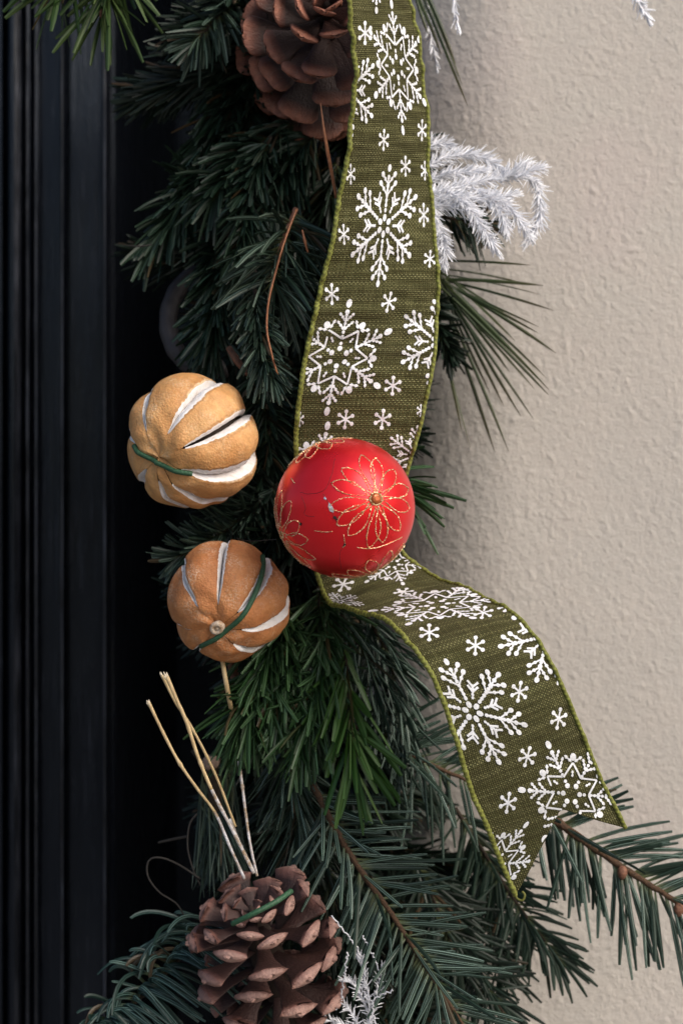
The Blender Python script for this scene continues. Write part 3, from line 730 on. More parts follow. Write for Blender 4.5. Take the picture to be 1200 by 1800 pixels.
def rib_point(si, u):
    i = np.clip(np.floor(si).astype(int), 0, NS - 2); f = (si - i)[..., None]
    q = dense[i] * (1 - f) + dense[i + 1] * f
    L_, R_ = q[..., :3], q[..., 3:]
    uu = u[..., None]
    p = L_ * (1 - uu) + R_ * uu
    T = dense[np.minimum(i + 2, NS - 1)] - dense[np.maximum(i - 2, 0)]
    nrm = unit(np.cross(unit(R_ - L_), unit(T[..., :3] + T[..., 3:])))
    wv = 0.0022 * 4 * u * (1 - u) + 0.0007 * np.sin(si * 0.16 + 3 * u) + 0.00025 * np.sin(si * 0.7 + 5 * np.sin(u * 4)) + 0.0006 * (np.exp(-u / 0.10) + np.exp(-(1 - u) / 0.10)) * np.sin(si * 0.42 + 2.0 * np.sin(si * 0.05)) * (0.5 + 0.5 * np.sin(si * 0.033)) + 0.0007 * np.exp(-((si - 165) / 26.0) ** 2) * np.sin(si * 0.62 + 1.5 * u)
    sgn = np.where(nrm[..., 1] > 0, -1.0, 1.0)
    return p + nrm * sgn[..., None] * wv[..., None], nrm * sgn[..., None]
un = 0.60
sN, sRt, sL = s_at(27.38), s_at(29.0), NS - 1
NU, NV = 27, 430
u = np.linspace(0, 1, NU)
send = np.where(u < un, sL + (sN - sL) * (u / un), sN + (sRt - sN) * ((u - un) / (1 - un)))
s0 = s_at(24.0)
vv = np.linspace(0, 1, NV)
vs = vv[:, None] * sL * np.ones((1, NU))
s_grid = np.where(vs <= s0, vs, s0 + (vs - s0) / (sL - s0) * (send[None, :] - s0))
Pg, Ng = rib_point(s_grid, np.broadcast_to(u[None, :], s_grid.shape))
arc = np.r_[0, np.cumsum(np.linalg.norm(np.diff(mid6, axis=0), axis=1))] * 1000
uvg = np.stack([np.broadcast_to(u * 56.0, s_grid.shape), np.interp(s_grid, np.arange(NS), arc)], -1)
rib = empty('ribbon', P(700, 0, 0), 'olive green linen ribbon with white snowflakes and a forked tail behind the red bauble', 'ribbon')
th_ = 0.0005
Vf = Pg.reshape(-1, 3); Vb = (Pg - Ng * th_).reshape(-1, 3)
Ff = grid_faces(NV, NU); nv = len(Vf)
Fb = grid_faces(NV, NU)[:, ::-1] + nv
b = [i for i in range(NU)], [(NV - 1) * NU + i for i in range(NU)]
F = Ff.tolist() + Fb.tolist() + [[b[1][i], b[1][i + 1], b[1][i + 1] + nv, b[1][i] + nv] for i in range(NU - 1)] + [[b[0][i + 1], b[0][i], b[0][i] + nv, b[0][i + 1] + nv] for i in range(NU - 1)]
obj('band', np.vstack([Vf, Vb]), F, M_RIB, rib, uv=np.vstack([uvg.reshape(-1, 2)] * 2))
bvh = BVHTree.FromPolygons([tuple(x) for x in Vf], Ff.tolist())

def hem(uedge, send_i, rpx):
    si = np.linspace(0, send_i, 1500)
    p, nrm = rib_point(si, np.full(1500, uedge))
    ln = np.r_[0, np.cumsum(np.linalg.norm(np.diff(p, axis=0), axis=1))] * 1000
    sides = 10
    a = np.linspace(0, 2 * math.pi, sides, endpoint=False)
    groove = 1 - 0.09 * np.clip(np.sin(ln[:, None] * 2 * math.pi / 2.6 + a[None, :]), -1, 0.2) ** 2 * (np.sin(ln[:, None] * 2 * math.pi / 2.6 + a[None, :]) < 0)
    rr = W(rpx, -0.04) * groove * (1 + 0.08 * np.sin(ln * 0.9) + 0.05 * np.sin(ln * 0.37))[:, None]
    Vv, F, uv = tube(p + nrm * 0.0002, rr, sides)
    obj('hem', Vv, F, M_HEM, rib, uv=uv)
    return p
pl = hem(0.0, sL, 4.5)
hem(1.0, sRt, 3.8)
q = np.vstack([pl[-1], pl[-1] + np.array((0.0012, -0.001, -0.0022)), pl[-1] + np.array((0.0045, -0.002, -0.0028)), pl[-1] + np.array((0.0058, -0.002, 0.0006)), pl[-1] + np.array((0.0042, -0.001, 0.0026))])
obj('loose_thread', *tube(spline(q[:1] + (q - q[:1]) * 0.7, 26), W(2.0), 7)[:2], M_HEM, rib)

# snowflakes: dots and bars in flake units, laid on the ribbon's own surface
def disc(x, y, r, ry=None, rot=0.0, n=11):
    a = np.linspace(0, 2 * math.pi, n, endpoint=False)
    ry = 1.04 * (ry or r); r = 1.04 * r
    X, Y = r * np.cos(a), ry * np.sin(a)
    return [(x + X[i] * math.cos(rot) - Y[i] * math.sin(rot), y + X[i] * math.sin(rot) + Y[i] * math.cos(rot)) for i in range(n)]
def bar(x0, y0, x1, y1, w):
    dx, dy = x1 - x0, y1 - y0
    w *= 1.05
    l = math.hypot(dx, dy); nx, ny = -dy / l * w, dx / l * w
    return [(x0 + nx, y0 + ny), (x0 - nx, y0 - ny), ((x0 + x1) / 2 - nx, (y0 + y1) / 2 - ny), (x1 - nx, y1 - ny), (x1 + nx, y1 + ny), ((x0 + x1) / 2 + nx, (y0 + y1) / 2 + ny)]
def pol(r, a): return r * math.cos(a), r * math.sin(a)
def beads(out, p0, p1, n, r, w):
    out.append(bar(*p0, *p1, w))
    for i in range(n):
        f = (i + 0.5) / n
        out.append(disc(p0[0] * (1 - f) + p1[0] * f, p0[1] * (1 - f) + p1[1] * f, r, n=8))
def off(p, r, a): return p[0] + r * math.cos(a), p[1] + r * math.sin(a)
def flake_dots(arms=6):
    """Branching flake: dotted arms with two pairs of dot-tipped twigs, feathers between."""
    o = []
    for k in range(6):
        a = math.pi / 2 + k * math.pi / 3
        o.append(disc(*pol(0.135, a), 0.062, 0.050, a))
        beads(o, pol(0.22, a), pol(0.62, a), 5, 0.036, 0.020)
        o.append(bar(*pol(0.60, a), *pol(0.93, a), 0.017))
        o.append(disc(*pol(0.95, a), 0.062, 0.048, a)); o.append(disc(*pol(0.80, a), 0.040)); o.append(disc(*pol(0.66, a), 0.044))
        for s in (-1, 1):
            for r0, ln in ((0.50, 0.29), (0.68, 0.24)):
                p0 = pol(r0, a); p1 = off(p0, ln, a + s * 0.80)
                o.append(bar(*p0, *p1, 0.016)); o.append(disc(*p1, 0.054, 0.045, a + s * 0.8)); o.append(disc(*off(p0, ln * 0.55, a + s * 0.80), 0.034))
        m = a + math.pi / 6
        beads(o, pol(0.24, m), pol(0.52, m), 5, 0.027, 0.014)
        for s in (-1, 1):
            for r0 in (0.38, 0.47):
                p0 = pol(r0, m); o.append(bar(*p0, *off(p0, 0.15, m + s * 0.75), 0.020))
    return o
def flake_star():
    """Star flake: zigzag star inside, beaded arms, egg-shaped dots at the points."""
    o = []
    for k in range(6):
        a = math.pi / 2 + k * math.pi / 3
        m = a + math.pi / 6
        o.append(disc(*pol(0.16, a), 0.046)); o.append(disc(*pol(0.25, a), 0.032))
        v0, v1, v2 = pol(0.34, a), pol(0.56, m), pol(0.34, a + math.pi / 3)
        o.append(bar(*v0, *v1, 0.017)); o.append(bar(*v1, *v2, 0.017))
        o.append(disc(*pol(0.665, m), 0.066, 0.058, m)); 
        for s in (-1, 1): beads(o, off(v1, 0.04, m + s * 0.95), off(v1, 0.21, m + s * 0.95), 2, 0.030, 0.014)
        beads(o, pol(0.31, m), pol(0.42, m), 2, 0.024, 0.012)
        beads(o, pol(0.34, a), pol(0.80, a), 6, 0.031, 0.016)
        o.append(disc(*pol(0.82, a), 0.042)); o.append(disc(*pol(0.975, a), 0.078, 0.052, a))
        for s in (-1, 1):
            for r0, ln in ((0.50, 0.22), (0.66, 0.20)):
                p0 = pol(r0, a); beads(o, p0, off(p0, ln, a + s * 0.78), 3, 0.028, 0.014)
    return o
def flake_small():
    o = []
    for k in range(6):
        a = math.pi / 2 + k * math.pi / 3
        o.append(bar(0, 0, *pol(0.75, a), 0.085)); o.append(disc(*pol(0.80, a), 0.20, n=9))
    return o
KIND = {'d': flake_dots(), 's': flake_star(), 'c': flake_small()}
eye = Vector((0, -D, H))
def snowflake(kind, cx, cy, up, right):
    """up / right: photo vectors of the flake's own y and x unit axes at its centre."""
    Vv, F, k = [], [], 0
    for j, poly in enumerate(KIND[kind]):
        c = np.mean(poly, axis=0)
        ring = [tuple(c)] + list(poly)
        pts = []
        for q, (fx, fy) in enumerate(ring):
            px = cx + fx * right[0] + fy * up[0]; py = cy + fx * right[1] + fy * up[1]
            tgt = Vector(P(px, py, 0.0))
            hit = bvh.ray_cast(eye, (tgt - eye).normalized())
            if hit[0] is None: pts.append(None); continue
            n = hit[1] if hit[1].dot(eye - hit[0]) > 0 else -hit[1]
            pts.append(hit[0] + n * (0.00012 + 0.0000022 * j + (0.00006 if q == 0 else 0)))
        if sum(p is None for p in pts) > len(pts) * 0.35 or pts[0] is None: continue
        zs = [p.y for p in pts if p is not None]
        if max(zs) - min(zs) > 0.02: continue
        Vv += [p if p is not None else pts[0] for p in pts]
        m = len(poly)
        F += [[k, k + 1 + i, k + 1 + (i + 1) % m] for i in range(m) if pts[1 + i] is not None and pts[1 + (i + 1) % m] is not None]
        k += m + 1
    if F: obj('snowflake', np.array([tuple(v) for v in Vv]), F, M_PRINT, rib, smooth=False)
BIG = [('d', 674, 397, (11, -107), (60, 1)), ('s', 697, 118, (-10, -114), (50, 8)), ('d', 610, 158, (2, -92), (52, 2)), ('s', 594, 628, (20, -97), (92, 3)),
       ('d', 770, 603, (6, -84), (72, 8)), ('s', 556, 842, (20, -96), (88, 12)), ('d', 728, 800, (6, -52), (52, 6)),
       ('s', 690, 992, (-18, -36), (64, -16)), ('s', 768, 1064, (-64, -24), (96, -26)), ('d', 598, 1058, (-14, -16), (40, -2)), ('d', 962, 1118, (-66, -62), (62, -58)),
       ('d', 830, 1251, (-48, -92), (82, -26)), ('s', 1003, 1395, (-41, -88), (79, -43)), ('s', 868, 1520, (57, -72), (52, 32)), ('s', 660, -60, (0, -80), (50, 4))]
SMALL = [(641, 58, 14, 22), (674, 246, 10, 20), (741, 229, 9, 20), (712, 292, 10, 19), (616, 306, 9, 19), (604, 412, 11, 19), (755, 455, 12, 16), (583, 517, 14, 20), (683, 531, 14, 20), (690, 678, 17, 18),
         (607, 737, 17, 18), (672, 737, 17, 19), (744, 378, 10, 22), (746, 300, 8, 18), (739, 722, 8, 12), (527, 737, 8, 14), (603, 1027, 20, 15), (709, 1041, 19, 8), (815, 1037, 19, 7), (849, 1077, 19, 12), (754, 1112, 20, 16),
         (835, 1135, 19, 18), (912, 1216, 17, 20), (981, 1263, 16, 21), (926, 1330, 17, 20), (892, 1411, 17, 20), (985, 1185, 12, 24), (890, 1067, 18, 10)]
for b in BIG: snowflake(*b)
for (cx, cy, rx, ry) in SMALL:
    a = rng.normal(0.0, 0.12) + (0.3 if cy > 1000 else 0.05)
    snowflake('c', cx, cy, (math.sin(a) * rx * 0.98, -math.cos(a) * ry * 0.98), (math.cos(a) * rx * 0.98, -math.sin(a) * -ry * 1.05 * 0.6))

# ------------------------------------------------------------------ bauble
BC = P(606, 893, -0.068); BR = W(123, -0.068)
ba = empty('bauble', BC, 'shiny red ball ornament with gold glitter flowers, hanging in front of the ribbon', 'bauble')
def sphere(c, r, nt=64, nf=96):
    th = np.linspace(0, math.pi, nt); ph = np.linspace(0, 2 * math.pi, nf, endpoint=False)
    Vv = np.stack([np.sin(th)[:, None] * np.cos(ph), np.sin(th)[:, None] * np.sin(ph), np.cos(th)[:, None] * np.ones(nf)], -1).reshape(-1, 3) * r + c
    return Vv, grid_faces(nt, nf, 0, True)[:, ::-1]
obj('ball', *sphere(BC, BR), M_RED, ba)
def ball_dir(px, py):
    """unit direction from the ball's centre to the point of it seen at this photo position (limb if outside)."""
    o = np.array(eye); d = unit(P(px, py, 0) - o)
    oc = o - BC; b = np.dot(oc, d); c = np.dot(oc, oc) - BR ** 2
    disc_ = b * b - c
    t = -b - math.sqrt(disc_) if disc_ > 0 else -b
    return unit(o + t * d - BC)
def axes(n):
    a = unit(np.cross(n, (0.1, 0.2, 1.0))); return a, np.cross(n, a)
def on_ball(n, ex, ey, r, a, lift): # polar point around n
    d = np.cos(r)[..., None] * n + np.sin(r)[..., None] * (np.cos(a)[..., None] * ex + np.sin(a)[..., None] * ey)
    return BC + d * (BR + np.asarray(lift)[..., None] if np.ndim(lift) else BR + lift)
def flower(n, rlen, npet, rot, fill=True, jw=5.5, wide=0.100):
    ex, ey = axes(n)
    fl = bpy.data.objects.new('glitter_flower', None); fl.empty_display_size = 0.005
    fl.location = Vector(n * BR); col.objects.link(fl); fl.parent = ba
    base = BC + n * BR
    for k in range(npet):
        a0 = rot + 2 * math.pi * k / npet + rng.normal(0, 0.05)
        ln = rlen * rng.uniform(0.90, 1.06); sk = rng.normal(0, 0.25)
        f = np.linspace(0, 1, 22)
        r = R(6.5) + (ln - R(6.5)) * f
        hw = wide * np.sin(np.pi * np.clip(f, 0, 1) ** 1.35) ** 0.8
        bow = sk * 0.05 * np.sin(np.pi * f)
        offs = lambda s: np.arctan2(s * hw + bow, np.sin(r))
        e1, e2 = on_ball(n, ex, ey, r, a0 + offs(1), 0.0002), on_ball(n, ex, ey, r, a0 + offs(-1), 0.0002)
        parts, mi = [], []
        if fill:
            grid = np.stack([on_ball(n, ex, ey, r, a0 + (offs(1) * q + offs(-1) * (1 - q)), 0.00012) for q in np.linspace(0, 1, 5)], 1)
            gf = grid_faces(22, 5)[:, ::-1]; parts.append((grid.reshape(-1, 3), gf)); mi += [1] * len(gf)
        for e in (e1, e2):
            ee = spline(e, 60) + rng.normal(0, 0.00012, (60, 3))
            Vv, F, _ = tube(ee, (0.00021 if fill else 0.00016) * rng.uniform(0.3, 1.7, 60), 5); parts.append((Vv, F)); mi += [0] * len(F)
        Vv, F = merge(parts)
        me = make_mesh('petal', Vv - base, F, [M_GOLD, M_PETAL], False, mi=mi)
        o = bpy.data.objects.new('petal', me); col.objects.link(o); o.parent = fl
    # jewel with a beaded gold ring
    rj = W(jw * 1.9, -0.1)
    prof = [(1.0, 0.0), (0.98, 0.25), (0.72, 0.52), (0.40, 0.64)]
    ns = 9
    Vv = [base + rj * (c * (math.cos(2 * math.pi * (i + (0.5 * (j % 2))) / ns) * ex + math.sin(2 * math.pi * (i + 0.5 * (j % 2)) / ns) * ey) + h * n) for j, (c, h) in enumerate(prof) for i in range(ns)]
    F = grid_faces(4, ns, 0, True).tolist() + [list(range(3 * ns, 4 * ns))]
    o = bpy.data.objects.new('jewel', make_mesh('jewel', np.array(Vv) - base, F, [M_JEWEL], False)); col.objects.link(o); o.parent = fl
    aa = np.linspace(0, 2 * math.pi, 50)
    rg = np.array([base + rj * 1.08 * (math.cos(x) * ex + math.sin(x) * ey) + n * rj * 0.1 for x in aa]) + rng.normal(0, 0.00012, (50, 3))
    Vv, F, _ = tube(rg, 0.0005 * rng.uniform(0.6, 1.4, 50), 6)
    o = bpy.data.objects.new('jewel_ring', make_mesh('jewel_ring', Vv - base, F, [M_GOLD], False)); col.objects.link(o); o.parent = fl
flower(ball_dir(660, 877), R(40), 13, 0.2)
flower(unit(ball_dir(495, 940) + np.array((0, -0.05, 0))), R(36), 11, 0.4, fill=False, jw=2.6)
flower(unit(ball_dir(556, 780) + np.array((0, -0.02, 0))), R(30), 11, 0.1, fill=False, jw=2.6)
flower(unit(ball_dir(654, 1006) + np.array((0, 0.06, 0))), R(36), 11, 0.3, fill=False, jw=3.4)
def ball_line(name, pts, r, mat, gap=0):
    q = spline(np.array([ball_dir(*p) for p in pts]), 30)
    q = BC + unit(q) * (BR + 0.00005) + rng.normal(0, 0.00008, q.shape)
    obj(name, *tube(q, r, 5)[:2], mat, ba)
ball_line('crack', [(589, 806), (582, 838), (569, 862), (545, 868), (528, 866)], 0.00010, M_CRACK)
ball_line('crack', [(530, 872), (537, 890), (536, 905), (552, 908)], 0.00010, M_CRACK)
ball_line('crack', [(568, 868), (578, 885), (592, 918), (606, 925)], 0.00012, M_CRACK)
ball_line('crack', [(604, 958), (597, 975), (600, 1000)], 0.00010, M_CRACK)
ball_line('glitter_stroke', [(627, 962), (655, 964), (690, 952), (706, 944)], 0.00022, M_GOLD)
ball_line('glitter_stroke', [(552, 933), (572, 935), (584, 934)], 0.00018, M_GOLD)
ball_line('glitter_stroke', [(604, 940), (606, 958), (602, 962)], 0.00018, M_GOLD)
ball_line('glitter_stroke', [(512, 841), (518, 850)], 0.00022, M_GOLD)
def chip(pts, mat):
    q = np.array([BC + ball_dir(*p) * (BR + 0.00022) for p in pts])
    qc = q.mean(0) + unit(q.mean(0) - BC) * 0.0001
    Vv = np.vstack([qc, q]); m = len(q)
    obj('chip', Vv, [[0, 1 + i, 1 + (i + 1) % m] for i in range(m)], mat, ba, smooth=False)
chip([(578, 883), (584, 890), (587, 896), (586, 901), (580, 899), (577, 891)], M_SILV)
chip([(570, 873), (574, 876), (573, 879), (569, 877)], M_SILV)
chip([(586, 907), (591, 908), (594, 917), (589, 913), (585, 911)], M_HOLE)
chip([(528, 918), (531, 920), (530, 924), (527, 922)], M_HOLE)
chip([(604, 955), (608, 956), (607, 960), (603, 959)], M_HOLE)
pp = spline([P(486, 948, -0.06), P(440, 951, -0.04), P(415, 946, -0.02)], 14)
obj('hanging_wire', *tube(pp, W(0.8), 5)[:2], M_TEND, ba)

# ------------------------------------------------------------------ dried oranges
def dried_orange(label, cx, cy, rpx, y, pole_px, slits, rind, squash=0.97, seed=3):
    """slits: (px, py of the slit's middle or a direction, width deg, where the gap lies 0..1, gap deg, t0 deg, t1 deg)."""
    rg = np.random.default_rng(seed)
    C = P(cx, cy, y); Rr = W(rpx, y)
    t = empty('dried_orange', C, label, 'dried orange')
    o_ = np.array(eye)
    def dirpx(px, py):
        d = unit(P(px, py, 0) - o_); oc = o_ - C; b = np.dot(oc, d); c = np.dot(oc, oc) - Rr ** 2
        dd = b * b - c
        return unit(o_ + (-b - math.sqrt(max(dd, 0))) * d - C)
    A = dirpx(*pole_px)
    TW = -0.10                                     # the segments wind a little round the fruit
    e1, e2 = axes(A)
    sl = []
    for s in slits:
        d = np.array(s[0]) if len(s[0]) == 3 else dirpx(*s[0])
        az = math.atan2(np.dot(d, e2), np.dot(d, e1)) % (2 * math.pi)
        az = (az - TW * np.dot(d, A)) % (2 * math.pi)
        sl.append((az,) + tuple(s[1:]))
    sl.sort()
    n = len(sl)
    th = np.radians(np.linspace(0, 180, 74))
    def width(s, frac):             # angular half-open width of slit s at polar angle th
        t0, t1 = R(s[4]), R(s[5])
        x = np.clip((th - t0) / (t1 - t0), 0, 1)
        rag = 1 + 0.10 * np.sin(th * 17 + s[0] * 9) * np.sin(th * 41 + s[0] * 5) + 0.05 * np.sin(th * 83 + s[0] * 3)
        return 0.84 * R(s[1]) * np.sin(np.pi * x) ** 0.62 * frac * rag
    def pt(r, phi, thv):
        phi = phi + TW * np.cos(thv)
        d = np.cos(thv)[..., None] * A * squash + np.sin(thv)[..., None] * (np.cos(phi)[..., None] * e1 + np.sin(phi)[..., None] * e2)
        return C + d * r[..., None]
    lump = lambda phi, thv: 1 + 0.024 * np.sin(3 * phi + 2 * thv + seed) + 0.012 * np.sin(7 * phi + 5 * np.cos(thv * 3)) + 0.008 * np.sin(11 * thv + 4 * phi)
    NG = 19
    gv, gf, ga, off_ = [], [], [], 0
    for i in range(n):
        a, b = sl[i], sl[(i + 1) % n]
        az0, az1 = a[0], b[0] + (2 * math.pi if i == n - 1 else 0)
        lo = az0 + width(a, 0.5) / np.maximum(np.sin(th), 0.35)
        hi = az1 - width(b, 0.5) / np.maximum(np.sin(th), 0.35)
        q = np.linspace(0, 1, NG)
        phi = lo[:, None] * (1 - q) + hi[:, None] * q
        thg = np.broadcast_to(th[:, None], phi.shape)
        oa = width(a, 1.0) / R(12); ob = width(b, 1.0) / R(12)
        edge = 0.055 * oa[:, None] * (1 - q) ** 5 + 0.055 * ob[:, None] * q ** 5        # edges curl inwards a little
        bulge = 0.034 * (4 * q * (1 - q)) * np.sin(th[:, None]) ** 1.5
        lip = 0.012 * (np.exp(-((q - 0.06) / 0.05) ** 2) * oa[:, None] + np.exp(-((q - 0.94) / 0.05) ** 2) * ob[:, None])
        dim = 1 - 0.10 * np.exp(-(th / 0.30) ** 2) - 0.08 * np.exp(-((math.pi - th) / 0.30) ** 2)
        r = Rr * 0.96 * dim[:, None] * (1 + bulge - edge * 0.5 + lip + 0.045 * (q - 0.5) * np.sin(th[:, None])) * lump(phi, thg)
        ga.append(np.exp(-(q / 0.09) ** 2) * oa[:, None] + np.exp(-((1 - q) / 0.09) ** 2) * ob[:, None])
        gv.append((pt(r, phi, thg), lo, hi, r))
        F = grid_faces(len(th), NG, off_); gf += F[:, ::-1].tolist(); off_ += len(th) * NG
    obj('rind', np.vstack([x[0].reshape(-1, 3) for x in gv]), gf, rind, t, att=np.concatenate([np.stack([x.ravel()] * 3, 1) for x in ga]))
    # pith walls of each slit, sloping from both rind edges down to the gap
    for i in range(n):
        s = sl[i]
        Gr, Gl = gv[i], gv[(i - 1) % n]             # this slit bounds gore i at its low edge, gore i-1 at its high edge
        m = (th > R(s[4]) + 0.01) & (th < R(s[5]) - 0.01)
        if m.sum() < 4: continue
        wd = width(s, 1.0) / np.maximum(np.sin(th), 0.35)
        az_lo = (Gl[2] if i > 0 else Gl[2] - 2 * math.pi); az_hi = Gr[1]
        op = np.clip(width(s, 1.0) / R(s[1]), 0, 1)
        gapw = R(s[3]) * op / np.maximum(np.sin(th), 0.35)
        mid = az_lo + (az_hi - az_lo) * s[2]
        parts = []
        for (aze, re, azg) in ((az_lo, Gl[3][:, -1], np.maximum(mid - gapw / 2, az_lo + 0.002)), (az_hi, Gr[3][:, 0], np.minimum(mid + gapw / 2, az_hi - 0.002))):
            q = np.linspace(0, 1, 6)
            phi = aze[:, None] * (1 - q) + azg[:, None] * q
            depth = (0.17 * op)[:, None] * q ** 1.5 - 0.012 * np.sin(np.pi * q) * op[:, None]
            r = re[:, None] - Rr * depth
            r = r * (1 + 0.004 * rg.normal(0, 1, r.shape) * (q > 0.01) * (q < 0.95)) - Rr * 0.0015
            pts = pt(r, phi, np.broadcast_to(th[:, None], phi.shape))[m]
            f = grid_faces(len(pts), 6)
            parts.append((pts.reshape(-1, 3), f if aze is az_hi else f[:, ::-1]))
            # thin cut down into the dark inside
            r2 = np.stack([r[:, -1], r[:, -1] - Rr * 0.20 * op], 1); p2 = pt(r2, np.stack([azg, azg], 1), np.stack([th, th], 1))[m]
            parts.append((p2.reshape(-1, 3), grid_faces(len(p2), 2)))
        obj('pith', *merge(parts), M_PITH, t)
    obj('dried_pulp', *sphere(C, Rr * 0.70, 24, 32), M_PULP, t)
    bv = BVHTree.FromPolygons([tuple(v) for v in np.vstack([x[0].reshape(-1, 3) for x in gv])], gf)
    def drape(pts, lift):
        q = spline(np.array([(a, b) for a, b in pts], float), 60)
        dirs = unit(np.array([dirpx(a, b) for a, b in q]))
        rad = np.full(60, np.nan)
        for k, d in enumerate(dirs):
            h = bv.ray_cast(Vector(C + d * Rr * 1.5), Vector(-d), Rr * 0.75)
            if h[0] is not None: rad[k] = np.linalg.norm(np.array(h[0]) - C)
        ok = ~np.isnan(rad)
        rad = np.interp(np.arange(60), np.arange(60)[ok], rad[ok])
        rs = np.convolve(np.pad(rad, 4, 'edge'), np.ones(9) / 9, 'valid')
        return C + dirs * (np.maximum(rs, rad - Rr * 0.004) + lift)[:, None]
    return t, C, Rr, A, e1, e2, drape

t1, C1, R1, A1, e11, e12, dr1 = dried_orange('pale amber dried orange with white slits, upper of the two, left of the red bauble', 338, 777, 121, -0.028, (268, 808),
    [((333, 700), 16, 0.86, 2.5, 24, 158), ((387, 757), 15, 0.5, 6.0, 27, 150), ((400, 838), 17, 0.18, 1.0, 24, 155), ((252, 706), 12, 0.85, 1.5, 24, 150), ((222, 768), 16, 0.5, 2.0, 26, 150),
     ((243, 842), 15, 0.5, 5.0, 18, 150), ((285, 872), 9, 0.5, 1.5, 20, 150), ((336, 882), 8, 0.4, 1.0, 26, 150)], M_RIND1, seed=3)
q = dr1([(229, 784), (238, 797), (262, 815), (295, 829), (338, 836)], 0.0009)
obj('cord', *tube(q, W(4.4), 9)[:2], M_CORD, t1)
t2, C2, R2, A2, e21, e22, dr2 = dried_orange('russet dried orange with green cord on a thin stick, lower of the two', 402, 1056, 109, -0.034, (379, 1110),
    [((388, 990), 10, 0.62, 3.0, 24, 150), ((326, 1030), 11, 0.85, 1.0, 26, 150), ((463, 1022), 13, 0.25, 1.0, 26, 150), ((487, 1095), 12, 0.6, 1.0, 24, 150), ((436, 1150), 13, 0.6, 1.5, 24, 150),
     ((318, 1108), 6, 0.5, 0.6, 26, 150), ((345, 1146), 10, 0.5, 1.5, 24, 150)], M_RIND2, seed=8)
q = dr2([(466, 972), (468, 990), (460, 1020), (440, 1062), (412, 1100), (384, 1125), (350, 1141)], 0.0008)
obj('cord', *tube(q, W(4.4), 9)[:2], M_CORD, t2)
# calyx button of the lower orange: a pale ring with a dimple
bc = C2 + A2 * R2 * 0.865
f = np.linspace(0, 2 * math.pi, 16, endpoint=False)
prof = [(14, 0.0), (13, 5), (9, 8), (6, 7), (4, 3.5), (3, 6), (1.0, 6.4)]
Vv = np.array([bc + W(r_ * (1 + 0.16 * math.sin(2 * a + 0.6))) * (math.cos(a) * e21 * 0.85 + math.sin(a) * e22) + A2 * W(h_) for r_, h_ in prof for a in f])
obj('stem_button', Vv, grid_faces(len(prof), 16, 0, True).tolist() + [list(range(6 * 16, 7 * 16))], M_CALYX, t2)
pp = spline([P(389, 1140, -0.03), P(394, 1180, -0.034), P(403, 1228, -0.032), P(410, 1262, -0.02), P(424, 1320, 0.0)], 24)
obj('stick', *tube(pp, W(4.2), 8)[:2], M_STRAW, t2)

# ------------------------------------------------------------------ pine cones
def scale_mesh(kind, seed):
    """One cone scale: x outwards 0..1, y width, z towards the cone's tip. nd.x = position along the scale."""
    rg = np.random.default_rng(seed)
    ns = 14
    a = np.linspace(0, 2 * math.pi, ns, endpoint=False)
    if kind == 'round':      # thin spoon with a rounded lip
        prof = [(0.0, .10, .05, 0), (0.3, .17, .04, .0), (0.58, .27, .045, .015), (0.76, .39, .06, .035), (0.88, .43, .10, .055), (0.955, .36, .085, .065), (0.99, .24, .06, .068), (1.0, .10, .03, .068)]
        pw = 1.0
    else:                    # thick end with a ridged, diamond-shaped face and a small knob
        prof = [(0.0, .10, .05, 0), (0.3, .14, .04, .0), (0.6, .21, .05, .0), (0.80, .36, .09, -.01), (0.89, .44, .17, -.02), (0.89, .44, .17, -.02), (0.93, .33, .145, -.025), (0.965, .17, .085, -.03), (0.97, .105, .06, -.03), (0.97, .105, .06, -.03), (1.0, .07, .045, -.032), (1.01, .015, .012, -.032)]
        pw = 1.25
    V_, at = [], []
    for x, hw, ht, zc in prof:
        for q in a:
            cy = math.copysign(abs(math.cos(q)) ** pw, math.cos(q)); sz = math.copysign(abs(math.sin(q)) ** (pw if kind != 'round' else 0.8), math.sin(q))
            y_ = hw * cy * (1 + rg.normal(0, 0.03)); z_ = zc + ht * sz + (0.06 * x * (cy ** 2) * (1 if kind == 'round' else -0.4))
            V_.append((x + rg.normal(0, 0.006), y_, z_)); at.append((x, cy, sz))
    F = grid_faces(len(prof), ns, 0, True)[:, ::-1].tolist() + [list(range((len(prof) - 1) * ns, len(prof) * ns))]
    return np.array(V_), F, np.array(at)
